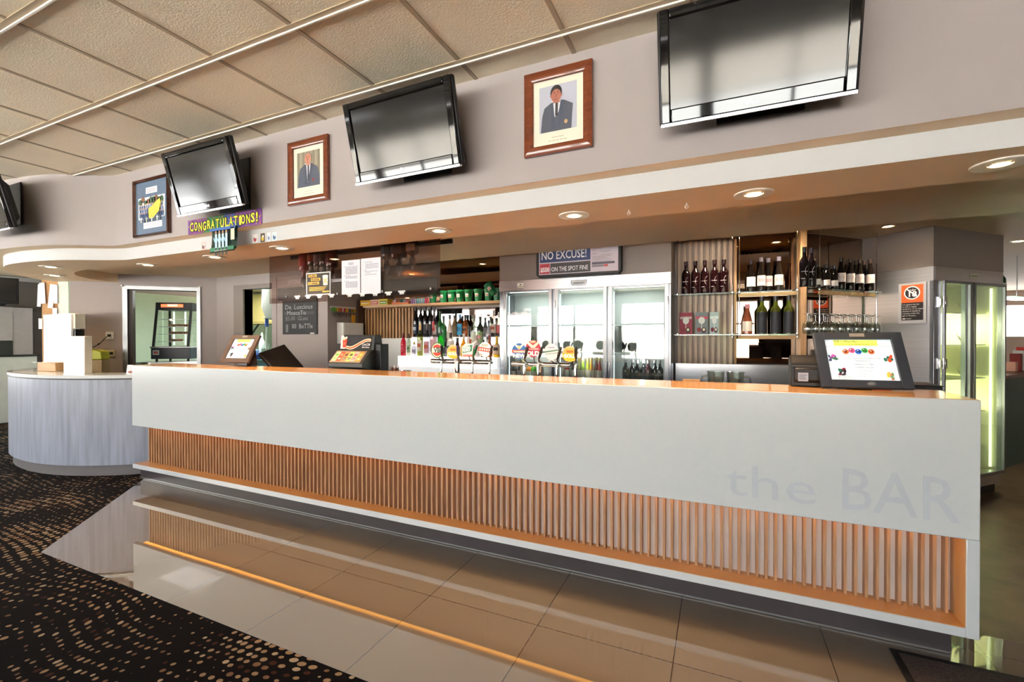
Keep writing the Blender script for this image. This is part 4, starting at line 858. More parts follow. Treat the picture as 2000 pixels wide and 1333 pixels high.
tb(857, 2, 608, 'spirit', 'dark green gin-style bottle left of the broad green bottle', '1c6a38', '1c5a30', None, None, r=.85)
tb(866.5, 2, 617, 'square', 'broad green bottle in the middle of the tiers', '1f7c40', '16301c', '2a8c4c', None, r=.85)
tb(878.5, 2, 615, 'burgundy', 'tall cream bottle with a black cap', 'e6d8cc', '241a1a', 'ece0d6', None, r=.95)
tb(888, 3, 616, 'burgundy', 'tan bottle behind the tall cream bottle', '9a8462', '2a2018', 'a89470', None, r=.95)
tb(898.5, 3, 614, 'spirit', 'whisky bottle with a bright blue label and cap', '5a2a12', '3a8cc4', '4ab0e0', '2c88c0', r=.98, lz=(.08, .58))
tb(906.5, 3, 615, 'spirit', 'amber whisky bottle with a black cap beside the blue label', '8a4414', '1a1412', 'b0602a', '3a1c0c', r=.98)
tb(916, 2, 637, 'slim', 'small clear bottle with a black cap right of the whiskies', 'eef0f0', '141414', 'f4f4f4', None, r=.8, clear=True)
tb(926, 2, 616, 'square', 'square clear gin bottle with a green cap', 'dfe9dc', '6a7050', 'e8eee6', 'c8d4c4', r=.85, clear=True)
tb(938, 2, 619, 'spirit', 'dark green liqueur bottle with a pink and green oval label', '1a2a16', '2a2c1a', '8cb478', 'e0a0a8', r=1.05, lz=(.12, .5))
tb(948, 3, 621, 'slim', 'slim dark capped bottle left of the silver bottle', '6a6e70', '26282c', '9aa0a2', None, r=.9)
tb(954.5, 2, 626, 'slim', 'slim silver bottle right of the dark green liqueur', 'a8acb4', '32343c', 'c8ccd4', '585c68', r=.9)
tb(964, 3, 606, 'square', 'large clear decanter bottle near the fridge', 'e4ded6', 'd8d0c8', 'e8d8c8', 'c86a50', r=.9, clear=True)
tb(972.5, 3, 610, 'spirit', 'clear bottle against the fridge side', 'e8e4e0', 'c8c0bc', 'd86a6a', None, r=.85, clear=True)
# ---- inside the fridge
rr = random.Random(11); fcol = [('2a1a14', 'brown'), ('181416', 'black'), ('e08a28', 'orange'), ('5ac83a', 'bright green'), ('8a9a6a', 'olive'), ('3a3028', 'dark brown')]
def fb_(x, z, kind, c, cn, h, r, where, y=.13, cap='c8b060', lab='e0dcd0'):
    bottle(kind, (FX0 + x, FY + y, z + .0005), '%s bottle %s' % (cn, where), c, cap, lab, None, h=h, r=r, lz=(.2, .5), group='bottles inside the fridge')
for k, (px, c, cn) in enumerate([(1003, '2e2420', 'dark brown'), (1012, '141216', 'black'), (1021, 'd8c8a0', 'cream'), (1031, 'd07a28', 'amber'), (1043, '62cc38', 'bright green'), (1056, '2a6a34', 'green')]):
    x = aty(px, 700, FY + .13).x - FX0; fb_(x, 1.02, 'pour' if k % 2 else 'wine', c, cn, .20 + .01 * (k % 3), .95, 'low behind the left fridge door')
for k, (px, c, cn) in enumerate([(1098, 'e8e4d8', 'white'), (1108, 'd83a28', 'red'), (1120, '5a4a44', 'brown'), (1129, 'a8a85a', 'khaki'), (1138, '7a9a30', 'olive green'), (1146, '9ab03a', 'lime green'), (1155, 'e0a028', 'orange'), (1163, '8a2a30', 'dark red'), (1171, 'c03a3a', 'crimson')]):
    x = aty(px, 700, FY + .13).x - FX0; fb_(x, 1.02, 'slim', c, cn, .27, .82, 'low behind the middle fridge door')
for k, px in enumerate((1222, 1234, 1245, 1256, 1267, 1278, 1289)):
    x = aty(px, 700, FY + .13).x - FX0; fb_(x, 1.02, 'wine', '1a1c1e' if k != 4 else '4a1a2c', 'near-black' if k != 4 else 'purple', .25, .9, '%s from the left, low behind the right fridge door' % ORD[k], cap='c8ccd0', lab='3a3c40')
for k, px in enumerate((1000, 1011, 1022, 1034)):
    x = aty(px, 660, FY + .15).x - FX0; bottle('square', (FX0 + x, FY + .15, 1.3455), 'clear water bottle, %s from the left behind the left fridge door' % ORD[k], 'e0eae6', 'd0dcd8', 'c8d8d0', h=.24, r=.8, clear=True, group='water bottles inside the fridge')
for k, (px, c) in enumerate([(1222, '2a2a2a'), (1237, 'b8bcc0'), (1252, 'e8e8e4'), (1266, 'd8d0a0'), (1280, 'e4e6e6')]):
    x = aty(px, 680, FY + .15).x; o = MB().box(-.03, .03, -.03, .03, 0, .13, flat(c)).prism_x([(-.03, .13), (.03, .13), (.0, .155)], -.03, .03, flat(c)).build('drink_carton', loc=(x, FY + .15, 1.3455), bevel=.002)
    tag(o, '%s carton, %s from the left behind the right fridge door' % (['black', 'grey', 'white', 'cream', 'pale grey'][k], ORD[k]), 'carton', 'cartons inside the fridge')

# ---- things on the long timber shelf
bk = mat('green_plastic_bucket', (22, 122, 72), .35, noise=.04)
def bucket(px, label, tilt=0, z=1.9155, y=4.72):
    p = aty(px, 590, y); t = thing('ice_bucket', label, 'bucket', (p.x, y, z), (0, R(tilt), 0), 'green buckets on the oak shelf')
    MB().lathe([(.036, 0), (.050, .125), (.054, .127), (.054, .145), (.050, .147), (.046, .145), (.034, .006), (.0001, .006)], bk, 22).build('pail', t)
    b = MB(); b.arc(.0467, .060, .098, -PI / 2 - .45, -PI / 2 + .45, flat('e4e8e0'), 6).arc(.0475, .068, .078, -PI / 2 - .35, -PI / 2 + .35, flat('c0504a'), 5); b.build('emblem', t)
for k, px in enumerate((846, 866, 882, 898.5, 915.5, 934.5, 954.5)): bucket(px, 'small green plastic bucket with a white emblem, %s from the left on the oak shelf' % ORD[k])
bucket(971, 'small green bucket at the right end of the oak shelf')
bucket(966, 'green bucket tilted across the two right-most buckets', tilt=-35, z=1.99, y=4.66)
for px0, px1, hh_, c1, c2, lb in ((704, 723, .07, 'e0a820', 'f0c83a', 'plain yellow snack box at the left end of the oak shelf'), (723.5, 740, .075, 'e4c0a4', 'c84a40', 'pink and white snack box beside the yellow box'), (740.5, 757, .08, 'e8c840', '6a9a3a', 'yellow and green snack box, third on the oak shelf')):
    a, c = aty(px0, 590, 4.68), aty(px1, 590, 4.68); w2 = (c.x - a.x) / 2; t = thing('snack_box', lb, 'box', ((a.x + c.x) / 2, 4.68, 1.9155), group='snack boxes on the oak shelf')
    MB().box(-w2, w2, 0, .12, 0, hh_, flat(c1)).build('carton', t, bevel=.001); MB().rect(-w2 + .01, .015, w2 - .01, hh_ - .02, 1, flat(c2)).rect(-w2 + .02, .03, w2 - .03, .04, 2, flat('f4ecd8')).rect(-w2 + .02, .045, w2 - .02, .05, 2, flat('7a3a2a')).build('print', t, smooth=0)
a = aty(765, 590, 4.68); c = aty(798, 590, 4.68)
t = thing('display_tray', 'open orange display tray of mints and lighters on the oak shelf', 'tray', ((a.x + c.x) / 2, 4.68, 1.9155)); w2 = (c.x - a.x) / 2; om = flat('e07a3a')
MB().box(-w2, w2, 0, .09, 0, .004, om).box(-w2, w2, 0, .003, 0, .028, om).box(-w2, w2, .087, .09, 0, .06, om).box(-w2, -w2 + .003, 0, .09, 0, .04, om).box(w2 - .003, w2, 0, .09, 0, .04, om).build('tray', t)
rr = random.Random(4)
for k in range(10):
    x = a.x + .012 + k * (2 * w2 - .024) / 9; o = MB().box(-.008, .008, 0, .05, 0, .055 + (k % 3) * .006, flat(['e8a0b4', 'd8d0c8', '8a3a2c', 'c87a3c', '1c5a44', '2a6a54', 'e0e0dc', '9a9cae', 'd05a5a', 'e8c0c8'][k])).build('sweets_packet', loc=(x, 4.70, 1.920), bevel=.001)
    tag(o, 'small sweets packet, %s from the left in the orange tray' % ORD[k], 'packet', 'packets in the orange tray')
for k in range(9):
    px = 804.5 + k * 3.9; p = aty(px, 592, 4.66); cs = ['a88cd0', 'b49ad8', 'b8b0e0', '6ac0c8', '9ac8d8', 'a4c0d4', '80b8cc', 'd04a78', 'c84060'][k]; cn = ['violet', 'lilac', 'lavender', 'teal', 'pale blue', 'grey-blue', 'turquoise', 'pink', 'crimson'][k]
    bottle('spirit', (p.x, 4.66, 1.9155), 'miniature %s liqueur bottle in the row on the oak shelf' % cn, cs, '26202a', None, None, h=.085, r=.27, group='miniature bottles on the oak shelf')

# ================================================================== ON AND BEHIND THE BAR
def badge_print(b, kind):
    if kind == 'vb':
        b.ell(0, 0, .052, .056, 1, flat('163a22'), 32); b.ell(0, 0, .046, .050, 2, flat('e8dc98'), 32); b.ell(0, 0, .041, .045, 3, flat('f2efe8'), 32)
        for sg in (1, -1): b.poly([(.036 * math.cos(a), sg * (.008 + .034 * math.sin(a))) for a in [PI * k / 12 for k in range(13)]][::sg] , 4, flat('c8382e'))
        b.rect(-.038, -.017, .038, .017, 5, flat('f2efe8')); b.text('VB', 0, -.016, .050, 6, flat('1c4a34'), 'CENTER', w=.056, fat=.002)
    elif kind == 'gold':
        b.ell(0, 0, .048, .050, 1, flat('c8b088'), 28); b.poly([(-.046, .006), (.046, .006), (.044, -.026), (.028, -.044), (0, -.051), (-.028, -.044), (-.044, -.026)], 2, flat('f0b41e')); b.ell(0, .02, .034, .016, 3, flat('f0a83c'), 20)
        b.text('XXXX', 0, .008, .018, 4, flat('8a3420'), 'CENTER', w=.044, fat=.0012).text('GOLD', 0, -.024, .030, 4, flat('f6f2e6'), 'CENTER', w=.080, fat=.0018)
    elif kind == 'dry':
        b.poly([(-.046, -.045), (.034, -.028), (.046, .046), (-.024, .044), (-.046, .02)], 1, flat('d4dcd6')); b.poly([(-.040, -.022), (.030, -.008), (.036, .040), (-.034, .022)], 2, flat('2e7a62'))
        b.text('EXTRA', -.030, .012, .014, 3, flat('f2f4f0'), w=.05, rot=.15, fat=.0008).text('DRY', -.032, -.012, .026, 3, flat('f4f6f2'), w=.058, rot=.18, fat=.002); b.rect(-.04, -.040, .030, -.030, 3, flat('d87888'))
    elif kind == 'cider':
        b.ell(0, 0, .048, .052, 1, flat('e6eaea'), 28); b.poly([(-.052, -.008), (.052, -.022), (.056, .006), (-.048, .020)], 2, flat('d8463e')); b.rect(-.028, .020, .024, .040, 2, flat('a8b8b4')); b.poly([(-.03, -.024), (-.018, -.040), (-.034, -.038)], 3, flat('b87848'))
        for k in range(5): b.rect(-.04 + k * .017, -.003 - k * .002, -.03 + k * .017, .010 - k * .002, 3, flat('f2e4e0'))
    elif kind == 'new':
        b.ell(0, .004, .050, .052, 1, flat('2a66b0'), 28); b.poly([(-.008, .018), (-.038, .050), (-.030, .056), (0, .03), (.03, .056), (.038, .050), (.008, .018)], 2, flat('e4dcd4')); b.ell(0, .026, .008, .014, 3, flat('e8b878'), 12)
        b.rect(-.052, -.008, .054, .010, 3, flat('d8503c')); b.text('TOOHEYS', 0, -.006, .014, 4, flat('f2ece4'), 'CENTER', w=.080, fat=.0008).text('NEW', 0, -.040, .036, 4, flat('f4f4f4'), 'CENTER', w=.084, fat=.0018)
    elif kind == 'old':
        b.ell(0, .004, .052, .056, 1, flat('a82c44'), 28); b.poly([(-.012, .010), (-.046, .046), (-.036, .054), (0, .026), (.036, .054), (.046, .046), (.012, .010)], 2, flat('e8dccc')); b.ell(0, .050, .020, .008, 3, flat('c8a890'), 16)
        b.text('TOOHEYS', 0, -.002, .014, 4, flat('e8c8c4'), 'CENTER', w=.076, fat=.0006).text('OLD', 0, -.040, .040, 4, flat('f6f2ee'), 'CENTER', w=.086, fat=.002)
    else:
        b.ell(0, .004, .048, .052, 1, flat('d6dadc'), 28); b.poly([(-.048, -.004), (.046, .012), (.046, .020), (-.048, .006)], 2, flat('4a7466')); b.rect(-.022, .026, .020, .036, 2, flat('a09cc0')); b.poly([(-.044, -.016), (.046, -.004), (.046, .002), (-.044, -.010)], 2, flat('8aa09a'))
        b.poly([(-.014, -.046), (-.022, -.062), (-.018, -.062), (0, -.05), (.018, -.062), (.022, -.062), (.014, -.046)], 2, flat('c8ccd0'))
def taps(px0, px1, post, pyt, label, badges):
    Y = 3.25; a = aty(px0, pyt, Y); c = aty(px1, pyt + 4, Y); zc_ = a.z
    t = thing('beer_tap_font', label, 'beer taps', ((a.x + c.x) / 2, Y, 1.0555)); w2 = (c.x - a.x) / 2; zz = zc_ - 1.0555; cx = (a.x + c.x) / 2
    MB().tube([(-w2, 0, zz), (-w2 + .006, 0, zz), (w2 - .006, 0, zz), (w2, 0, zz)], [.014, .019, .019, .014], chrome, 16).build('crossbar', t)
    pp = aty(post, pyt, Y).x - cx; MB().cyl((pp, .0, 0), (pp, .0, zz), .020, chrome, 16).lathe([(.036, 0), (.036, .006), (.022, .014)], chrome, 20, (pp, 0, 0)).build('post', t)
    MB().tube([(pp, -.022, zz + .035), (pp, -.024, zz - .05)], [.014, .012], white_pl, 10).build('post_cover', t)
    for k, (px, py, kind, hc, lean) in enumerate(badges):
        q = aty(px, py, Y - .05); bx = q.x - cx; bz = q.z - 1.0555
        b = MB(); b.X = Matrix.Translation((bx, -.05, bz)) @ Matrix.Diagonal((1.2, 1, 1.15, 1)); badge_print(b, kind)
        bd = b.build('badge', t, smooth=0, label={'vb': 'round green and red badge lettered VB', 'gold': 'gold badge lettered GOLD', 'dry': 'green and white slanted badge lettered DRY', 'cider': 'red and white badge', 'new': 'blue round badge lettered NEW', 'old': 'red round badge lettered OLD', 'pale': 'silver badge with green bands'}[kind])
        b = MB(); b.X = Matrix.Translation((bx, -.0485, bz)); b.prism_y([(.050 * math.cos(2 * PI * j / 20), .047 * math.sin(2 * PI * j / 20)) for j in range(20)], 0, .012, black_matt); b.build('badge_shell', bd, smooth=40)
        tx = bx + .045
        MB().tube([(tx, -.034, zz + .018), (tx, -.048, zz + .05)], [.010, .008], chrome, 10).tube([(tx, -.02, zz), (tx, -.055, zz), (tx, -.06, zz - .03), (tx, -.06, zz - .13)], [.012, .011, .009, .006], chrome, 10).build('tap_body', t)
        MB().tube([(tx, -.048, zz + .045), (tx + lean * .4, -.052, zz + .075), (tx + lean, -.056, zz + .135)], [.006, .012, .010], mat('handle_' + hc, hc, .25, coat=.4), 10).build('tap_handle', t)
        MB().cyl((bx, -.036, bz - .04), (bx, -.01, zz), .004, chrome, 6).build('badge_stem', t)
taps(842, 958, 893, 705, 'chrome beer tap font with four badges, left of the fridge', [(854, 684, 'vb', '14101a', .0), (885, 687, 'gold', '2a2450', .0), (914, 684, 'dry', '1a5c30', .04), (947, 683, 'cider', '2a1a14', .02)])
taps(999, 1114, 1055, 711, 'chrome beer tap font with four badges, in front of the fridge', [(1014, 687, 'new', '181416', .025), (1041, 683, 'old', '14181a', .03), (1077, 689, 'pale', '141a14', .03), (1113, 692, 'gold', '12100e', .0)])

# tills
def till(c, w, h, yaw, tilt, label, back=True, dark='343b46'):
    t = thing('till', label, 'till', (c[0], c[1], ZT + .001), (0, 0, R(yaw))); zc_ = c[2] - ZT - .001; a, d = w / 2, h / 2; sh = mat('till_shell_' + dark, dark, .35, noise=.02)
    M = Matrix.Translation((0, 0, zc_)) @ Matrix.Rotation(R(tilt), 4, 'X')
    b = MB(); b.X = M; fx, ft, fb = .050, .040, .042
    b.box(-a, -a + fx, -.012, .012, -d, d, sh).box(a - fx, a, -.012, .012, -d, d, sh).box(-a + fx, a - fx, -.012, .012, d - ft, d, sh).box(-a + fx, a - fx, -.012, .012, -d, -d + fb, sh).box(-a + fx, a - fx, .004, .012, -d + fb, d - ft, sh)
    b.build('bezel', t, bevel=.002)
    b = MB(); b.X = M @ Matrix.Translation((0, .002, 0)); x0, x1, z0, z1 = -a + fx, a - fx, -d + fb, d - ft; gl = lambda c_: glow(c_, .55)
    b.rect(x0, z0, x1, z1, 0, gl('dde9f0')); W_, H_ = x1 - x0, z1 - z0; P = lambda u, v: (x0 + u * W_, z0 + v * H_)
    q0, q1 = P(.14, .85), P(.80, .99); b.rect(q0[0], q0[1], q1[0], q1[1], 1, gl('e4ee6a')); k0 = P(.155, .93); b.text('Till: 1 Main Bar', k0[0], k0[1], .018 * H_ / .24, 2, flat('5a4a20')); k0 = P(.155, .865); b.text('Welcome to Dubbo Railway Bowling Club', k0[0], k0[1], .015, 2, flat('6a5a20'), w=W_ * .61)
    q0, q1 = P(0, .832), P(1, .838); b.rect(q0[0], q0[1], q1[0], q1[1], 2, flat('5a6a7a'))
    for j, (ch, co) in enumerate(zip('BINGO', ['e86a3a', 'd84a7a', '2a6ac8', '38a84a', 'e8703a'])):
        p = P(.30 + j * .095, .70 + (.03 if j % 2 else 0)); b.ell(p[0], p[1], .0155, .0155, 2 + j % 2, gl(co), 18); b.ell(p[0] - .004, p[1] + .006, .004, .003, 4, gl('ffffff'), 8); b.text(ch, p[0], p[1] - .008, .024, 4, flat('101010'), 'CENTER', fat=.0008)
    for v, u0, u1, s_, tx in ((.525, .27, .80, .009, 'Come and enjoy an afternoon of bingo at the Dubbo'), (.465, .42, .64, .010, 'Railway Bowling Club'), (.375, .38, .68, .013, 'Tuesdays from 1.30pm'), (.305, .38, .68, .013, 'Thursdays from 7pm'), (.225, .42, .64, .010, 'Over $1000 in prizes'), (.145, .44, .60, .008, 'Everyone welcome'), (.095, .42, .64, .008, 'Ask staff for details')):
        p = P(u0, v); b.text(tx, p[0], p[1], s_, 2, flat('3a4450'), w=(u1 - u0) * W_)
    rr = random.Random(3)
    for (u, v, cs) in ((.09, .54, ['1c3a2c', '2f6a4a', 'a84a9a', '243a5a', '7a3a8a']), (.90, .54, ['2a6a5a', '2a4ab0', 'd8582e', '20546a', 'c84a2a']), (.90, .13, ['c83a30', 'd8b848', '7a9a6a', 'd86a60', 'e8d468']), (.18, .20, ['2a2430', '8a2a44', '1c5a4a', '16161c', '3a3444'])):
        for j in range(9):
            p = P(u + rr.uniform(-.055, .055), v + rr.uniform(-.07, .07)); b.ell(p[0], p[1], rr.uniform(.006, .013), rr.uniform(.004, .009), 2 + j % 3, gl(rr.choice(cs)), 9, rr.random() * 3)
    p = P(.06, .065); b.text('DUBBO RAILWAY', p[0], p[1], .011, 5, flat('2c5a44'), w=W_ * .26); p = P(.12, .025); b.text('Bowling Club', p[0], p[1], .010, 5, flat('3a4a44'), w=W_ * .17)
    b.build('screen', t, smooth=0)
    b = MB(); b.X = M @ Matrix.Translation((0, -.0125, 0)); b.ell(.02, -d + .021, .020, .009, 1, mat('till_button', (170, 178, 190), .2, .7), 20); b.build('power_button', t, smooth=0)
    b = MB(); b.X = M @ Matrix.Translation((0, -.0125, 0)); b.rect(-.035, d - .028, .035, d - .008, 1, mat('till_plate', (168, 166, 168), .3, .6)); b.build('maker_plate', t, smooth=0)
    b = MB(); b.prism_x([(.02, 0), (.02, .05), (.085, zc_ + .02), (.12, zc_ - .01), (.14, .02), (.14, 0)], -.06, .06, sh); b.build('stand', t, bevel=.003)
    return t
till((.693, 2.985, 1.372), .409, .321, 8.1, -26.2, 'black till display showing a bingo advert on the right of the bar')
till((-4.277, 2.985, 1.388), .380, .295, 3.6, -28.4, 'brown-bezelled till display showing a bingo advert at the left of the bar', dark='5a4c46')
# printer next to the right till, operator screen behind the left till
p = aty(1572, 756, 3.04); t = thing('receipt_printer', 'black receipt printer with a white code label left of the bingo till', 'printer', (p.x + .01, 3.10, ZT - 1.0 + 1.0 + .001) if False else (aty(1572, 750, 3.02).x, 3.02, ZT + .001))
MB().prism_x([(-.05, 0), (.055, 0), (.06, .10), (.05, .155), (.0, .175), (-.045, .135), (-.055, .10)], -.075, .085, black_matt).prism_x([(-.055, .02), (-.075, .04), (-.075, .10), (-.055, .115)], -.06, .07, black_matt).build('body', t, bevel=.005)
MB().box(-.07, .08, -.058, -.052, .112, .118, grey_dark).build('paper_slot', t); MB().prism_x([(.0, .16), (.05, .14), (.05, .20), (.02, .205)], .03, .10, black_matt).build('cover', t, bevel=.004)
b = MB(); b.X = Matrix.Translation((-.02, -.0755, .055)); b.rect(-.024, -.024, .024, .024, 1, flat('9aa2b4'))
b.rect(-.018, .008, .018, .012, 2, flat('5a627a')).rect(-.018, -.002, .010, .002, 2, flat('5a627a')).rect(-.018, -.012, .014, -.008, 2, flat('5a627a')); b.build('label_sticker', t, smooth=0)
p = aty(545, 690, 3.12); t = thing('operator_screen', 'black operator touch screen leaning behind the left till', 'till screen', (-4.03, 3.24, 1.057), (0, 0, R(-12)))
b = MB(); b.X = Matrix.Translation((0, 0, .21)) @ Matrix.Rotation(R(-38), 4, 'Y') @ Matrix.Rotation(R(20), 4, 'X'); b.box(-.02, .02, -.15, .15, -.17, .15, black_matt); b.build('shell', t, bevel=.006)
MB().box(-.09, .06, -.08, .08, 0, .02, black_matt).box(-.03, .0, -.03, .03, .02, .14, black_matt).build('stand', t, bevel=.003)
# soft drink dispenser
t = thing('drink_dispenser', 'black soft drink dispenser with a cola sign and flavour buttons', 'drink dispenser', (aty(697, 700, 3.38).x, 3.38, 1.0555)); a = .192
dk = mat('dispenser_charcoal', (58, 62, 62), .35, noise=.02)
MB().prism_x([(-.17, 0 + .165), (-.17, .20), (-.06, .315), (-.02, .325), (.0, .462), (.03, .466), (.09, .462), (.12, .25), (.12, .14), (-.10, .14)], -a, a + .03, dk).box(-a + .04, a - .02, .0, .10, 0, .15, dk).box(-a + .01, a - .02, -.13, .11, 0, .02, mat('drip_tray', (60, 60, 66), .3, .6)).build('body', t, bevel=.004)
MB().box(a + .03, a + .10, .0, .11, .0, .38, black_matt).build('side_housing', t, bevel=.005)
b = MB(); b.X = Matrix.Translation((0, -.015, .395)) @ Matrix.Rotation(R(-8), 4, 'X'); sx0, sx1 = -a + .008, a - .004
gl2 = lambda c: glow(c, .45)
b.rect(sx0, -.062, sx1, .066, 1, flat('1a1416'))
wv = lambda u, o, th: [(sx0 + u_ * (sx1 - sx0), -.030 + o + .040 * math.sin((u_ - .62) * 5.0) * (1 if u_ > .3 else .9)) for u_ in u]
us = [k / 16 for k in range(17)]
lo = wv(us, .0, 0); top = [(x, z + .034 - .018 * abs(.5 - (x - sx0) / (sx1 - sx0))) for x, z in lo]
for k in range(16): b.poly([lo[k], lo[k + 1], top[k + 1], top[k]], 2, gl2('f4d8b0')); b.poly([(lo[k][0], lo[k][1] + .008), (lo[k + 1][0], lo[k + 1][1] + .008), (top[k + 1][0], top[k + 1][1] - .010), (top[k][0], top[k][1] - .010)], 3, gl2('d8502c'))
b.poly([(sx0, -.062), (sx0 + .06, -.062), (sx0 + .07, .0), (sx0 + .03, .066), (sx0, .066)], 4, gl2('f0d4cc')); b.poly([(sx0 + .03, -.05), (sx0 + .07, -.05), (sx0 + .078, .03), (sx0 + .022, .03)], 5, gl2('d8402a')); b.ell(sx0 + .04, .035, .018, .014, 6, gl2('f0c8a8'), 12); b.ell(sx0 + .065, .045, .014, .012, 6, gl2('f4dcc8'), 12); b.ell(sx0 + .05, -.01, .012, .016, 6, gl2('f06a44'), 12)
b.text('Coca-Cola', sx1 - .105, -.030, .036, 7, flat('f4f0ec'), w=.095, shear=.3, fat=.0008).text('Mix & More', sx1 - .10, -.052, .018, 7, flat('f0ece8'), w=.085, fat=.0006)
b.build('sign_panel', t, smooth=0)
b = MB(); b.X = Matrix.Translation((0, -.115, .262)) @ Matrix.Rotation(R(-44), 4, 'X'); b.rect(-a + .005, -.072, a - .005, .075, 1, mat('button_bezel', (176, 160, 140), .35, .3))
for k, (c1, c2) in enumerate([('c8d0a8', '6ab03a'), ('d8502e', 'e88a70'), ('b08a5a', '6a4426'), ('d8d468', '5a5a3a'), ('d8b0a0', 'b05a60'), ('d8923c', 'e8b870')]):
    x0 = -a + .018 + k * .058; b.rect(x0, -.055, x0 + .052, .060, 2, gl2(c1)); b.ell(x0 + .026, .022, .018, .018, 3, gl2(c2), 12); b.rect(x0 + .008, -.04, x0 + .044, -.012, 3, gl2(c2)); b.rect(x0 + .012, -.032, x0 + .040, -.026, 4, gl2('f4f0e0'))
b.build('flavour_buttons', t, smooth=0)
b = MB()
for k in range(6): b.tube([(-a + .05 + k * .055, -.10, .165), (-a + .05 + k * .055, -.10, .125)], [.012, .008], black_matt, 8)
b.build('nozzles', t)
# glasses, jugs, bins on the under-bar bench
tum = MB().lathe([(.026, 0), (.034, .11), (.034, .112), (.031, .112), (.024, .006), (.0001, .006)], g_drink, 16).mesh('tumbler')
for k, px in enumerate((652, 662, 672, 706, 716, 727)):
    p = aty(px, 712, 3.19); o = inst('tumbler', tum, None, (p.x, 3.165, 1.0555)); tag(o, 'short glass tumbler, %s from the left near the drink dispenser' % ORD[k], 'glass', 'tumblers on the under-bar bench')
for k, px in enumerate((769, 790)):
    p = aty(px, 720, 3.25); t = thing('ice_bin', ['steel ice bin full of brown straws right of the drink dispenser', 'empty round steel bin beside the straw bin'][k], 'bin', (p.x, 3.26, 1.0555))
    MB().lathe([(.048, 0), (.056, .15), (.058, .152), (.053, .152), (.046, .008), (.0001, .008)], chrome, 24).build('bin', t)
    if k == 0:
        b = MB(); rr = random.Random(5)
        for j in range(40): x, y = rr.uniform(-.035, .035), rr.uniform(-.035, .035); b.cyl((x * .7, y * .7, .03), (x, y, .165 + rr.uniform(0, .03)), .003, flat(rr.choice(['6a3a30', '8a5a48', 'a07868', '4a2c28'])), 5)
        b.build('straws', t, kind='stuff')
jug = [(.041, 0), (.046, .01), (.055, .195), (.058, .20), (.058, .203), (.053, .20), (.043, .015), (.0001, .012)]
for k, (px, rz) in enumerate(((1398, 160), (1436, 20))):
    p = aty(px, 735, 3.45); t = thing('glass_jug', ['clear glass beer jug, left of the pair on the steel bench', 'clear glass beer jug with its handle to the right'][k], 'jug', (p.x, 3.45, 1.0555), (0, 0, R(rz)), 'beer jugs')
    MB().lathe(jug, g_drink, 22).build('jug_body', t); MB().tube([(.058, 0, .17), (.095, 0, .165), (.102, 0, .12), (.090, 0, .06), (.053, 0, .05)], .007, g_drink, 8).build('handle', t)
p = aty(1350, 742, 3.3); tag(MB().box(-.055, .055, -.035, .035, 0, .155, timber_x).build('wooden_box', loc=(p.x, 3.3, 1.0555), bevel=.002), 'small plain wooden box behind the bar left of the jugs', 'box')
p = aty(1805, 762, 3.0); t = thing('cash_tray', 'dark open tray holding a red scrunched cloth right of the bingo till', 'tray', (.975, 3.17, 1.225))
t.location = (.93, 3.30, 1.0555); MB().box(-.13, .17, -.11, .11, 0, .17, black_matt).box(-.135, .175, -.115, .115, .17, .175, grey_dark).build('tray', t, bevel=.004)
MB().lathe([(.05, .175), (.045, .20), (.025, .215), (.0001, .218)], flat('c82a2a'), 9, (-.07, -.03, 0)).build('cloth', t, smooth=60)

# ================================================================== SMOKED PANEL AND WHAT HANGS ON IT
Yp = 3.0; q0 = aty(527, 592, Yp); q1 = aty(858, 580, Yp); px_x = lambda px: aty(px, 550, Yp).x
t = thing('smoked_panel', 'long smoked acrylic panel hanging from the soffit over the bar', 'panel', (q0.x, Yp, 1.818)); L_ = q1.x - q0.x
MB().box(0, px_x(748) - q0.x - .004, 0, .006, 0, ZS + .15 - 1.818, g_smoke).build('pane', t); MB().box(px_x(748) - q0.x, L_, .012, .018, 0, ZS + .15 - 1.818, g_smoke).build('pane', t)
for px in (560, 660, 748, 842): x = px_x(px) - q0.x; MB().lathe([(.008, -.008), (.008, .008)], chrome, 12).build('standoff', t, loc=(x, -.004, .06))
tags_px = [(581, 579), (602, 578), (624, 577), (648, 576), (683, 575), (708, 574), (733, 573), (759, 572), (785, 570)]
for k, (px, py) in enumerate(tags_px):
    p = aty(px, py, Yp - .002); b = MB(); b.rect(-.035, -.002, .035, .012, 1, flat('ecebe6')); b.rect(-.02, -.018, .022, -.002, 1, flat('ecebe6')); b.rect(-.03, .003, .03, .006, 2, flat('8a8a88')); b.rect(-.012, -.013, .014, -.008, 2, flat('8a8a88'))
    tag(b.build('price_tag', loc=(p.x, Yp - .002, p.z), smooth=0), 'small white price tag, %s from the left along the smoked panel' % ORD[k], 'price tag', 'price tags on the smoked panel')
def sheet(name, px0, py0, px1, py1, label, cat, paint, Y=Yp - .004, th=.0015, base='dcdde6', group=None):
    a_ = aty(px0, py0, Y); c_ = aty(px1, py1, Y); w2, h2 = (c_.x - a_.x) / 2, (a_.z - c_.z) / 2
    t = thing(name, label, cat, ((a_.x + c_.x) / 2, Y, (a_.z + c_.z) / 2), group=group); MB().box(-w2, w2, -th, 0, -h2, h2, flat(base)).build('sheet', t)
    b = MB(); b.X = Matrix.Translation((0, -th, 0)); paint(b, w2, h2); b.build('print', t, smooth=0); return t
def para(b, w, h, lines, col='8c90a4'):
    rr = random.Random(int(w * 1e4) + len(lines))
    for v, u0, u1 in lines:
        z = -h + v * 2 * h; x = -w + u0 * 2 * w; xe = -w + u1 * 2 * w
        while x < xe: l_ = rr.uniform(.008, .022); b.rect(x, z, min(x + l_, xe), z + .0045, 1, flat(col)); x += l_ + .004
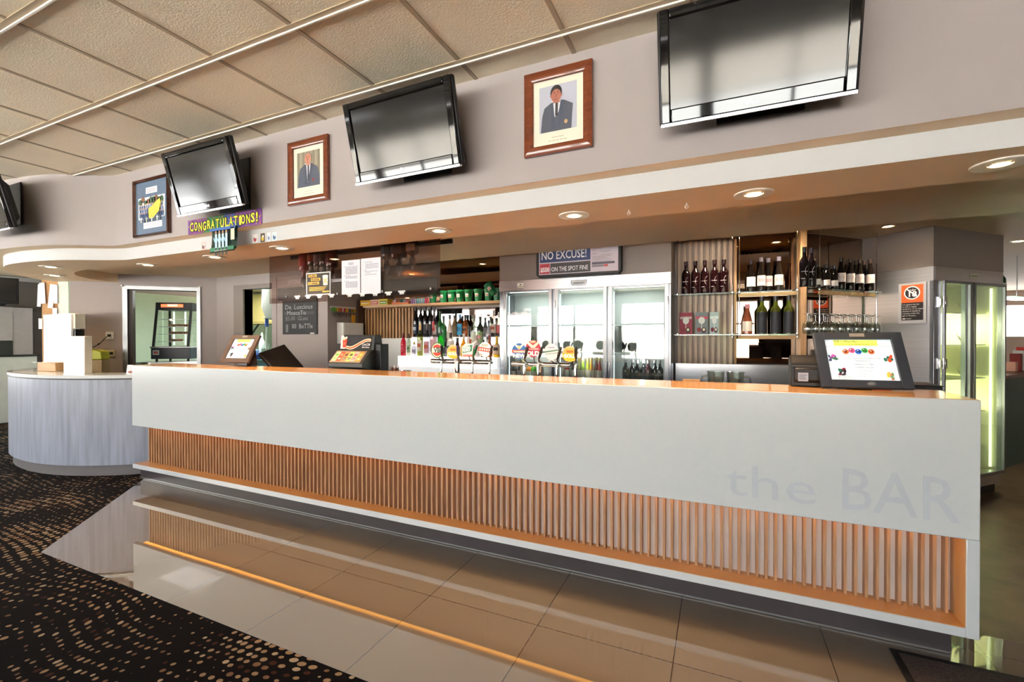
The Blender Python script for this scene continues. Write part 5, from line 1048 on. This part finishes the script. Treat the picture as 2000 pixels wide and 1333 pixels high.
sheet('notice_sheet', 668, 509, 704, 573, 'typed white notice sheet, left of the two on the smoked panel', 'notice', lambda b, w, h: para(b, w, h, [(.91, .38, .64), (.885, .36, .66), (.86, .4, .62), (.80, .14, .9)] + [(.77 - .026 * k, .22, .86) for k in range(8)] + [(.54, .14, .5)] + [(.51 - .026 * k, .22, .84) for k in range(3)] + [(.38, .14, .4)] + [(.35 - .026 * k, .22, .86) for k in range(7)]), group='typed notices on the smoked panel')
sheet('notice_sheet', 705.5, 505, 744, 572, 'typed white notice sheet, right of the two on the smoked panel', 'notice', lambda b, w, h: para(b, w, h, [(.88, .18, .6)] + [(.83 - .03 * k, .24, .9) for k in range(5)] + [(.66, .18, .3), (.62, .2, .86), (.58, .24, .5), (.53, .18, .82)]), group='typed notices on the smoked panel')
def warn(b, w, h):
    b.rect(-w, -h, w, h, 1, flat('f0ece4')); b.rect(-w + .008, -h + .008, w - .008, h - .008, 2, flat('2a2018')); ye = flat('f0bc48'); wt = flat('f4efe4')
    for u, v, l_, s_ in ((-.80, .60, .62, 'No shirts'), (-.60, .27, .72, 'No singlets'), (-.84, -.06, .86, 'No admission')):
        b.rect(u * w, v * h, (u + l_) * w + .01, (v + .24) * h, 3, ye); b.text(s_, u * w + .008, (v + .05) * h, .024, 4, flat('2a2018'), w=l_ * w - .01, fat=.001)
    for k in range(3): b.rect(-.74 * w, (-.34 - .13 * k) * h, (.7 - .1 * k) * w, (-.29 - .13 * k) * h, 3, ye)
    b.rect(.36 * w, -.78 * h, .92 * w, -.68 * h, 3, ye)
    b.poly([(.38 * w, .62 * h), (.82 * w, .62 * h), (.78 * w, -.18 * h), (.44 * w, -.18 * h)], 3, wt); b.ell(.60 * w, .64 * h, .24 * w, .09 * h, 4, wt, 16); b.poly([(.44 * w, .40 * h), (.49 * w, .44 * h), (.76 * w, .02 * h), (.71 * w, -.02 * h)], 5, ye); b.poly([(.76 * w, .40 * h), (.71 * w, .44 * h), (.44 * w, .02 * h), (.49 * w, -.02 * h)], 5, ye)
sheet('dress_code_sign', 599, 533, 646, 574, 'black and yellow warning sign with a crossed-out cup on the smoked panel', 'sign', warn)
# spirit dispenser rack behind the panel
t = thing('dispenser_rail', 'black rail of the upturned spirit bottles behind the smoked panel', 'rail', (-2.95, 3.42, 2.05)); MB().box(-1.2, .8, .04, .06, .28, .34, black_matt).build('rail', t)
MB().box(.02, .70, -.04, -.03, -.165, -.02, mat('blackboard', (30, 32, 38), .5)).build('board', t); MB().box(-1.30, -.84, -.04, -.03, -.165, -.03, mat('blackboard')).build('board', t)
b = MB(); b.X = Matrix.Translation((-1.14, -.042, .0)); b.text('SPONC', 0, 0, .075, 1, flat('e8e4e4'), w=.20, shear=.2); b.build('chalk_text', t, smooth=0)
_BM2 = {}
def upturned(px, label, body, lab, h, r, meas='b8b4b0', clear=False, Y=3.36, top=2.36):
    p = aty(px, 510, Y); t = thing('upturned_bottle', label, 'bottle', (p.x, Y, top), (0, 0, 0), 'upturned bottles behind the smoked panel')
    prof = [(q[0] * r, -q[1] * h) for q in PROF['square']]; m = bmat(body, clear)
    MB().lathe(prof, m, 18).build('bottle_glass', t); MB().arc(.0495 * r, -.52 * h, -.18 * h, -PI / 2 - 1, -PI / 2 + 1, flat(lab), 8).build('label', t)
    MB().lathe([(.024, -h + .02), (.03, -h), (.03, -h - .045), (.012, -h - .05), (.008, -h - .085)], glass('measure_' + meas, meas, .2), 14).build('measure', t)
for px, lb, body, lab, h, r, cl in [(594, 'dark red upturned bottle furthest left behind the smoked panel', '8a2424', 'b84040', .27, 1.0, False), (610, 'brown upturned bottle with an orange label behind the smoked panel', '3a2018', 'b0562c', .20, .95, False), (621, 'upturned bottle with a patterned black and white label', '1c1a20', '8a8690', .22, .85, False),
                                    (634, 'dark green-black upturned bottle behind the smoked panel', '141a18', '1c2a24', .22, 1.05, False), (649, 'square dark red upturned bottle left of the typed notices', '461818', '6a2420', .26, 1.2, False), (756, 'clear upturned bottle right of the typed notices', 'a8a4a8', '4a6474', .20, 1.1, True),
                                    (780, 'large dark brown upturned bottle in the middle of the rack', '32201c', '40261e', .22, 1.5, False), (806, 'clear upturned bottle with a white label and amber measure', 'b8a8a0', 'c8beb8', .17, 1.15, True)]:
    upturned(px, lb, body, lab, h, r, clear=cl, meas='d8a848' if px == 806 else 'b8b4b0')

# ================================================================== LEFT WALLS: CHALKBOARD, KEYS, SWITCH BOX
sheetY = 4.255
def chalk(b, w, h):
    ck = flat('a8a8aa'); b.rect(-w * .9, h * .06, w * .84, h * .22, 1, flat('3c3c40'))
    b.text('De. Luscious', -.86 * w, .36 * h, .085, 2, ck, w=1.6 * w, shear=.1).text('MoscaTo', -.74 * w, .05 * h, .08, 2, ck, w=1.1 * w).text('$5.00  GLass', -.82 * w, -.24 * h, .075, 2, flat('7c7c80'), w=1.3 * w).text('00  BoTTle', -.44 * w, -.68 * h, .085, 2, ck, w=1.2 * w)
    b.rect(-.80 * w, -.88 * h, -.66 * w, -.46 * h, 2, flat('707072')); b.rect(.62 * w, -.98 * h, .86 * w, -.91 * h, 2, flat('d8d4cc'))
t = sheet('chalkboard', 553.5, 581, 620.5, 652, 'black chalkboard with handwritten Moscato prices on the taupe wall', 'chalkboard', chalk, Y=sheetY, th=.012, base='1a1a1c')
w2 = .31; b = MB(); ob = t.children[0]
# key rack on the side wall (faces +x)
XS_ = XS
def side(px, py): r_ = ray(px, py); k_ = XS_ / r_[0]; return Vector((XS_, r_[1] * k_, H + r_[2] * k_))
ka, kb = side(645, 598), side(701 - 8, 603)
t = thing('key_rack', 'white key rack with coloured tags and hanging keys beside the chalkboard', 'key rack', (XS_ + .002, ka.y, ka.z), (0, 0, PI / 2)); Lk = min(kb.y - ka.y, .44)
MB().box(0, Lk, -.012, 0, -.02, .012, white_pl).build('rail', t)
for k in range(14):
    x = .015 + k * (Lk - .03) / 13; co = ['4aa83a', '58b83a', '7ac03a', 'd8a828', 'c8682c', 'b84a3a', 'e8d0d0', 'c83a34', 'd8b030', 'e0a83a', '2a5a8a', 'b07a2c', '8a8a3a', 'd89030'][k]
    tg = MB().box(x - .011, x + .011, -.017, -.013, -.055, -.008, flat(co)).build('key_tag', t)
    MB().tube([(x, -.015, -.055), (x + .003, -.018, -.085), (x - .002, -.018, -.115 - .01 * (k % 3))], [.002, .006, .003], mat('key_metal', (90, 80, 70), .3, .8), 6).build('key', tg)
MB().box(Lk * .80, Lk * .95, -.03, -.018, -.20, -.09, flat('d8a020')).build('lanyard_tag', t, bevel=.004)
sb0 = side(658, 625); t = thing('switch_box', 'white wall box under the key rack', 'electrical box', (XS_ + .001, sb0.y, 1.42), (0, 0, PI / 2)); MB().box(0, .36, -.11, 0, 0, .27, white_pl).build('box', t, bevel=.004); MB().box(.02, .34, -.114, -.11, .02, .25, white_pl).build('cover', t, bevel=.002)

# ================================================================== SERVERY AND KITCHEN
wc = wl(327, 700); dvec = Vector((-.7071, .7071, 0)); q = Vector((wc.x, wc.y, 0)) + dvec * .50
t = thing('pie_warmer', 'black and glass pie warmer lit inside, in the servery window', 'food warmer', (q.x, q.y, 1.15), (0, 0, R(45 - 12)))
MB().box(-.26, .26, -.22, .22, .04, .20, mat('warmer_navy', (36, 42, 58), .35)).box(-.27, .27, -.23, .23, .20, .222, alu).build('base', t, bevel=.004)
b = MB()
for sx_ in (-1, 1):
    for sy_ in (-.17, .17): b.cyl((sx_ * .21, sy_, 0), (sx_ * .21, sy_, .04), .016, black_matt, 8)
b.build('feet', t)
b = MB(); pn = lambda x: [(-.225, .222), (-.20, .222), (-.105, .80), (-.13, .80)]
for x in (-.245, .215): b.prism_x(pn(x), x, x + .03, black_matt).box(x, x + .03, .19, .215, .222, .80, black_matt)
b.prism_x([(-.135, .76), (.215, .76), (.215, .87), (-.125, .87)], -.245, .245, black_matt); b.build('frame', t, bevel=.003)
b = MB(); b.rect(-.17, .80, .13, .845, 0, glow('ff7a4a', 1.6)).rect(-.08, .815, .05, .842, 1, glow('ffe8c0', 1.2)); b.build('header_light', t, loc=(0, -.1365, 0), smooth=0)
MB().prism_x([(-.222, .235), (-.218, .235), (-.118, .77), (-.122, .77)], -.215, .215, g_clear).build('front_glass', t)
MB().box(-.24, -.236, -.12, .18, .24, .74, g_clear).box(.236, .24, -.12, .18, .24, .74, g_clear).build('side_glass', t)
for k, z in enumerate((.29, .40, .51, .62)):
    MB().box(-.215, .215, -.15 + k * .015, .18, z, z + .006, mat('wire_shelf_grey')).build('wire_shelf', t)
    if k < 3:
        for j in range(3 if k else 2):
            MB().lathe([(.035, 0), (.045, .02), (.040, .032), (.0001, .038)], mat('pie_crust', (150, 96, 56), .6, noise=.2, scale=40), 12, (-.05 + j * .09, -.06, z + .007)).build('pie', t)
for x in (-.16, .0): MB().box(x - .008, x + .008, .17, .18, .24, .75, glow('e8fff4', 2.2)).build('lamp_strip', t)
MB().rect(-.235, .10, -.15, .17, 0, flat('c8ccd0')).rect(-.215, .12, -.17, .15, 1, flat('401818')).rect(-.20, .128, -.185, .142, 2, glow('ff4030', 1)).build('control_panel', t, loc=(0, -.2215, 0), smooth=0)
t = thing('servery_bench', 'stainless bench under the pie warmer', 'bench', (q.x, q.y, 0), (0, 0, R(45))); MB().box(-.5, .5, -.24, .34, 1.09, 1.149, steel).build('top', t); MB().box(-.48, .48, -.2, .3, 0, 1.09, steel).build('cabinet', t)
# through the doorway
t = thing('kitchen_bench', 'teal-fronted kitchen bench seen through the doorway', 'bench', (-6.9, 5.9, 0)); MB().box(-1.5, 1.6, -.35, .45, 1.06, 1.10, mat('dark_teal_top', (40, 84, 84), .3)).build('top', t); MB().box(-1.5, 1.6, -.32, .45, 0, 1.06, mat('teal_front', (84, 150, 178), .4)).build('front', t)
def kp(px, Y): return aty(px, 640, Y)
x = kp(485, 5.7).x; t = thing('container_stack', 'stack of blue plastic containers on the kitchen bench', 'containers', (x, 5.75, 1.10)); 
for k in range(3): MB().box(-.12, .12, -.08, .08, k * .06, k * .06 + .055, flat(['2a4a9a', '3a6ac0', '9ab8e0'][k])).build('container', t, bevel=.006)
x = kp(499, 5.7).x; tag(MB().box(-.09, .09, -.07, .07, 0, .10, flat('24408a')).build('plastic_tub', loc=(x, 5.72, 1.10), bevel=.008), 'dark blue plastic tub beside the container stack', 'tub')
x = kp(507, 5.9).x; bottle('pour', (x, 5.95, 1.10), 'tall white squeeze bottle on the kitchen bench', 'eef2ee', 'e0e8e0', None, None, h=.50, r=1.5)
x = kp(517, 5.7).x; t = thing('utensil_jar', 'jar of utensils with a blue-tipped rod on the kitchen bench', 'jar', (x, 5.72, 1.10)); MB().lathe([(.06, 0), (.07, .2), (.066, .2), (.056, .01), (.0001, .01)], g_drink, 14).build('jar', t); b = MB(); b.cyl((0, 0, .02), (.03, 0, .75), .012, white_pl, 8).cyl((.03, 0, .60), (.031, 0, .76), .03, flat('3a5ab0'), 8); b.build('rod', t)
for k in range(4): MB().cyl((-.03 + k * .02, .02, .02), (-.05 + k * .035, .02, .30), .006, chrome, 6).build('utensil', t)
x = kp(512, 5.6).x; t = thing('range_hood', 'curved white extraction hood above the kitchen bench', 'hood', (x, 5.7, 1.80))
MB().prism_x([(-.1, .60), (-.12, .25), (-.04, .05), (.30, .0), (.35, .60)], .0, .75, white_pl).prism_x([(-.05, .05), (.30, .0), (.30, .02), (-.05, .07)], -.06, .02, mat('hood_brass', (210, 190, 120), .4)).build('canopy', t, bevel=.01); MB().box(-.002, .0, .0, .07, .16, .24, flat('2a3a8a')).build('maker_label', t)
x = kp(492, 6.3).x; t = thing('kitchen_shelf', 'brown bracketed shelf with cupboards in the kitchen', 'shelf', (x, 6.5, 1.78)); MB().box(-.7, .7, -.15, .25, 0, .05, mat('olive_shelf', (110, 96, 50), .6)).box(-.7, .7, -.05, .25, .05, .62, mat('olive_cupboard', (142, 128, 76), .6)).build('shelf', t)
MB().tube([(-.55, -.12, 0), (-.55, .25, -.45)], .018, black_matt, 8).build('bracket', t); MB().tube([(.1, -.12, 0), (-.5, -.1, -.55)], .018, black_matt, 8).build('bracket', t)
# wall roller-blind cord knobs, power point
for k, (px, py) in enumerate(((240.5, 556), (392.5, 559))):
    p = wl(px, py); tag(MB().lathe([(.014, 0), (.014, .02), (.008, .028), (.0001, .03)], white_pl, 12).build('blind_bracket', loc=(p.x + .012, p.y - .012, p.z), rot=(PI / 2, 0, R(45))), 'small white round bracket at the upper %s of the servery window' % ['left', 'right'][k], 'bracket', 'servery blind brackets')
p = wl(215, 653); t = thing('power_point', 'white power point with a black plug and cable', 'power point', (p.x + .001, p.y - .001, p.z), (0, 0, R(45)))
MB().box(-.045, .045, -.012, 0, -.05, .05, white_pl).build('plate', t, bevel=.003); MB().box(-.014, .016, -.045, -.012, -.016, .016, black_matt).build('plug', t, bevel=.003)
MB().tube([(0, -.045, 0), (-.02, -.07, -.03), (-.08, -.06, -.10), (-.12, -.05, -.13), (-.17, -.04, -.16)], .005, black_matt, 6).tube([(-.09, -.06, -.108), (-.11, -.055, -.122)], .010, black_matt, 8).build('cable', t)
p = wl(216, 688); t = thing('power_point', 'second cream power point low beside the yellow folder', 'power point', (p.x + .001, p.y - .001, p.z), (0, 0, R(45))); MB().box(-.05, .05, -.01, 0, -.045, .045, mat('cream_plastic', (214, 200, 160), .4)).build('plate', t, bevel=.003); MB().box(.0, .03, -.035, -.01, -.015, .02, black_matt).build('plug', t, bevel=.002)

# ================================================================== ON THE ROUND COUNTER
zt = 1.0955
def sbox(name, label, cat, px0, px1, z1, Y, dep, m, rz=0, z0=zt, group=None):
    a_, c_ = aty(px0, 690, Y), aty(px1, 690, Y); w2 = (c_.x - a_.x) / 2
    t = thing(name, label, cat, ((a_.x + c_.x) / 2, Y, z0), (0, 0, R(rz))); MB().box(-w2, w2, 0, dep, 0, z1 - z0, m).build('body', t, bevel=.006); return t, w2
beige = mat('beige_screen_shell', (206, 200, 186), .4)
t, w2 = sbox('terminal_cabinet', 'large glossy white terminal cabinet on the round counter', 'terminal', 85, 139, 1.80, 2.86, .09, mat('glossy_white_panel', (238, 238, 240), .12, coat=.5))
MB().box(w2, w2 + .05, .02, .12, .52, .70, beige).box(w2, w2 + .05, .02, .11, .36, .51, black_gloss).build('side_screen', t, bevel=.003)
t, w2 = sbox('document_box', 'smaller beige box with a blank white sheet taped to its front', 'box', 124, 165, 1.52, 2.66, .07, beige); MB().rect(-w2 + .004, .0, w2 - .004, .28, 1, mat('blank_white_paper', (240, 240, 244), .35)).build('paper', t, smooth=0)
t, w2 = sbox('small_wooden_box', 'small open timber box at the left of the round counter', 'box', 77, 103, 1.20, 2.70, .12, timber_x, rz=8, z0=zt); MB().box(-w2 - .10, w2 - .03, .01, .10, .10, .112, g_clear).build('leaflet_tray', t)
p = atz(250, 722, zt); t = thing('leaflet_stand', 'white leaflet stand with a picture beside the bar end', 'leaflet', (-5.86, 2.86, zt), (R(-8), 0, R(16))); MB().box(-.10, .10, 0, .004, 0, .105, flat('e4e6ee')).build('sheet', t); MB().rect(-.09, .03, .08, .09, 1, flat('c8ccd8')).ell(-.03, .025, .05, .014, 2, flat('8a4a3a'), 14).ell(.03, .03, .04, .018, 3, flat('44404c'), 14).build('print', t, smooth=0)
p = wl(200, 700); t = thing('cardboard_carton', 'tan cardboard carton against the servery wall', 'carton', (p.x + .22, p.y - .22, 1.03), (0, 0, R(45))); MB().box(-.16, .16, -.12, .12, 0, .19, mat('cardboard', (176, 152, 112), .7)).build('carton', t, bevel=.003)
tag(MB().prism_y([(-.17, 0), (.16, 0), (.15, .10), (.08, .125), (-.16, .13)], -.11, .11, mat('lime_folder', (196, 200, 44), .4)).build('lime_bag', loc=(p.x + .22, p.y - .22, 1.2235), rot=(0, 0, R(45)), bevel=.01), 'lime yellow bag lying on the tan carton', 'bag')
t = thing('carton_stand', 'low dark cupboard under the tan carton', 'cupboard', (p.x + .22, p.y - .22, 0), (0, 0, R(45))); MB().box(-.3, .3, -.16, .16, 0, 1.028, grey_dark).build('body', t)
# noticeboard post at the end of the angled wall
t = thing('notice_post', 'cork-faced post hung with white papers at the wall end', 'noticeboard', (-8.17, 3.02, 0), (0, 0, R(24)))
MB().box(.12, .26, .0, .10, 0, ZR, mat('pale_green_white', (216, 222, 212), .5)).build('post', t); MB().box(-.12, .12, .02, .05, 1.1, ZR, mat('cork', (196, 150, 104), .8, noise=.15, scale=60)).build('cork_panel', t)
for k, (x, z, w_, h_, a_) in enumerate([(-.14, 1.92, .05, .30, .05), (-.08, 1.96, .07, .28, -.05), (.02, 1.90, .07, .32, .12), (.10, 1.96, .05, .25, 0), (.09, 1.62, .06, .28, 0), (-.1, 1.62, .05, .14, 0)]):
    b = MB(); b.X = Matrix.Translation((x, -.004 * k, z)) @ Matrix.Rotation(a_, 4, 'Y'); b.box(-w_ / 2, w_ / 2, 0, .002, 0, h_, flat('eceef0')); b.build('paper', t, smooth=0)

# ================================================================== FAR LEFT HALL
Xf = -14.6
def fl(px, py, X=Xf): r_ = ray(px, py); k_ = X / r_[0]; return Vector((X, r_[1] * k_, H + r_[2] * k_))
a_ = fl(0, 600); c_ = fl(64, 600); e_ = fl(92, 600, -15.0)
t = thing('tall_cupboard', 'tall pale grey cupboard beyond the round counter', 'cupboard', (Xf, 3.6, 0)); MB().box(-.7, 0, 0, c_.y - 3.6, 0, 2.20, mat('pale_grey_cupboard', (212, 210, 212), .4)).build('carcass', t, bevel=.004)
for k in range(2): dr = MB().box(.0, .02, .1 + k * .55, .62 + k * .55, .1, 2.10, mat('pale_grey_cupboard')).build('door', t, bevel=.003); MB().box(.02, .035, .55 - (.35 if k else 0) + k * .55, .57 - (.35 if k else 0) + k * .55, 1.1, 1.25, alu).build('handle', dr)
t = thing('low_cupboard', 'darker grey cupboard right of the tall pale one', 'cupboard', (-15.1, c_.y, 0)); MB().box(-.5, 0, .05, 1.1, 0, 2.15, mat('mid_grey_cupboard', (150, 148, 150), .4)).build('carcass', t, bevel=.004)
m_ = fl(10, 568, -13.9); t = thing('small_television', 'small dark television on top of the far cupboards', 'television', (-14.2, m_.y, 2.20), (0, 0, R(75))); MB().box(-.48, .30, 0, .06, .05, .62, black_matt).box(-.2, .1, 0, .08, 0, .05, black_matt).build('bezel', t, bevel=.008); MB().box(-.43, .26, -.006, 0, .13, .58, scr_m).build('screen', t)
s_ = fl(24, 692, -11.5); t = thing('wall_shelf', 'black ledge shelf at the far left', 'shelf', (-11.5, s_.y - 1.0, s_.z - .02)); MB().box(-.3, 0, 0, 1.35, 0, .03, black_matt).build('board', t); MB().box(-.28, -.02, .2, 1.33, -(s_.z - .02), 0, mat('pale_grey_cupboard')).build('cabinet', t)
t = thing('black_device', 'black box-shaped machine on the far ledge shelf', 'machine', (-11.6, fl(7, 680, -11.5).y, s_.z + .012)); MB().box(-.15, .1, -.4, .12, 0, .26, black_matt).build('body', t, bevel=.01)

# ================================================================== FAR RIGHT BAR
g0 = atz(1960, 900, 0); ud = Vector((.7071, .7071, 0))
t = thing('green_counter', 'dark green counter with a timber top beyond the cool room', 'counter', (2.95, 7.0, 0), (0, 0, R(50))); MB().box(0, 3.0, 0, .5, 0, 1.02, mat('dark_green_panel', (70, 92, 82), .4)).build('front', t); MB().box(-.02, 3.0, -.04, .52, 1.02, 1.06, mat('brown_counter_top', (96, 66, 44), .3)).build('top', t, bevel=.003)
for k, (px, c, h_, w_, lb) in enumerate([(1975, 'e0a890', .12, .035, 'pale pink parcel on the green counter'), (1984, '8a2a24', .22, .03, 'dark red packet on the green counter'), (1990, 'd8d8d4', .26, .03, 'white packet on the green counter'), (1997, 'c8322c', .30, .035, 'bright red packet at the right edge of the green counter')]):
    r_ = ray(px, 720); P_ = Vector((2.95, 7.0)); n_ = (-math.sin(R(50)), math.cos(R(50))); k_ = ((P_.x + .2 * n_[0]) * n_[0] + (P_.y + .2 * n_[1]) * n_[1]) / (r_[0] * n_[0] + r_[1] * n_[1])
    tag(MB().box(-w_, w_, -.05, .05, 0, h_, flat(c)).build('packet', loc=(r_[0] * k_, r_[1] * k_, 1.0605), rot=(0, 0, R(50)), bevel=.004), lb, 'packet', 'packets on the green counter')
t = thing('hanging_shelf', 'glass shelf hung on steel rods beyond the cool room', 'shelf', (3.10, 7.35, 1.06), (0, 0, R(50))); MB().box(-.1, .8, -.1, .15, .90, .91, g_shelf).build('glass_pane', t)
for x in (.16, .7): MB().cyl((x, -.05, .88), (x, -.05, ZR - 1.06), .006, chrome, 8).build('rod', t)
bottle('wine', (3.03, 7.27, 1.9708), 'green bottle with a white label on the hung shelf at the right edge', '1c4a2c', '14301c', 'e4e0d8', None, h=.32, r=1.2)
t = thing('far_window', 'bright window behind the green counter', 'window', (5.6, 12.98, 1.0)) if False else None
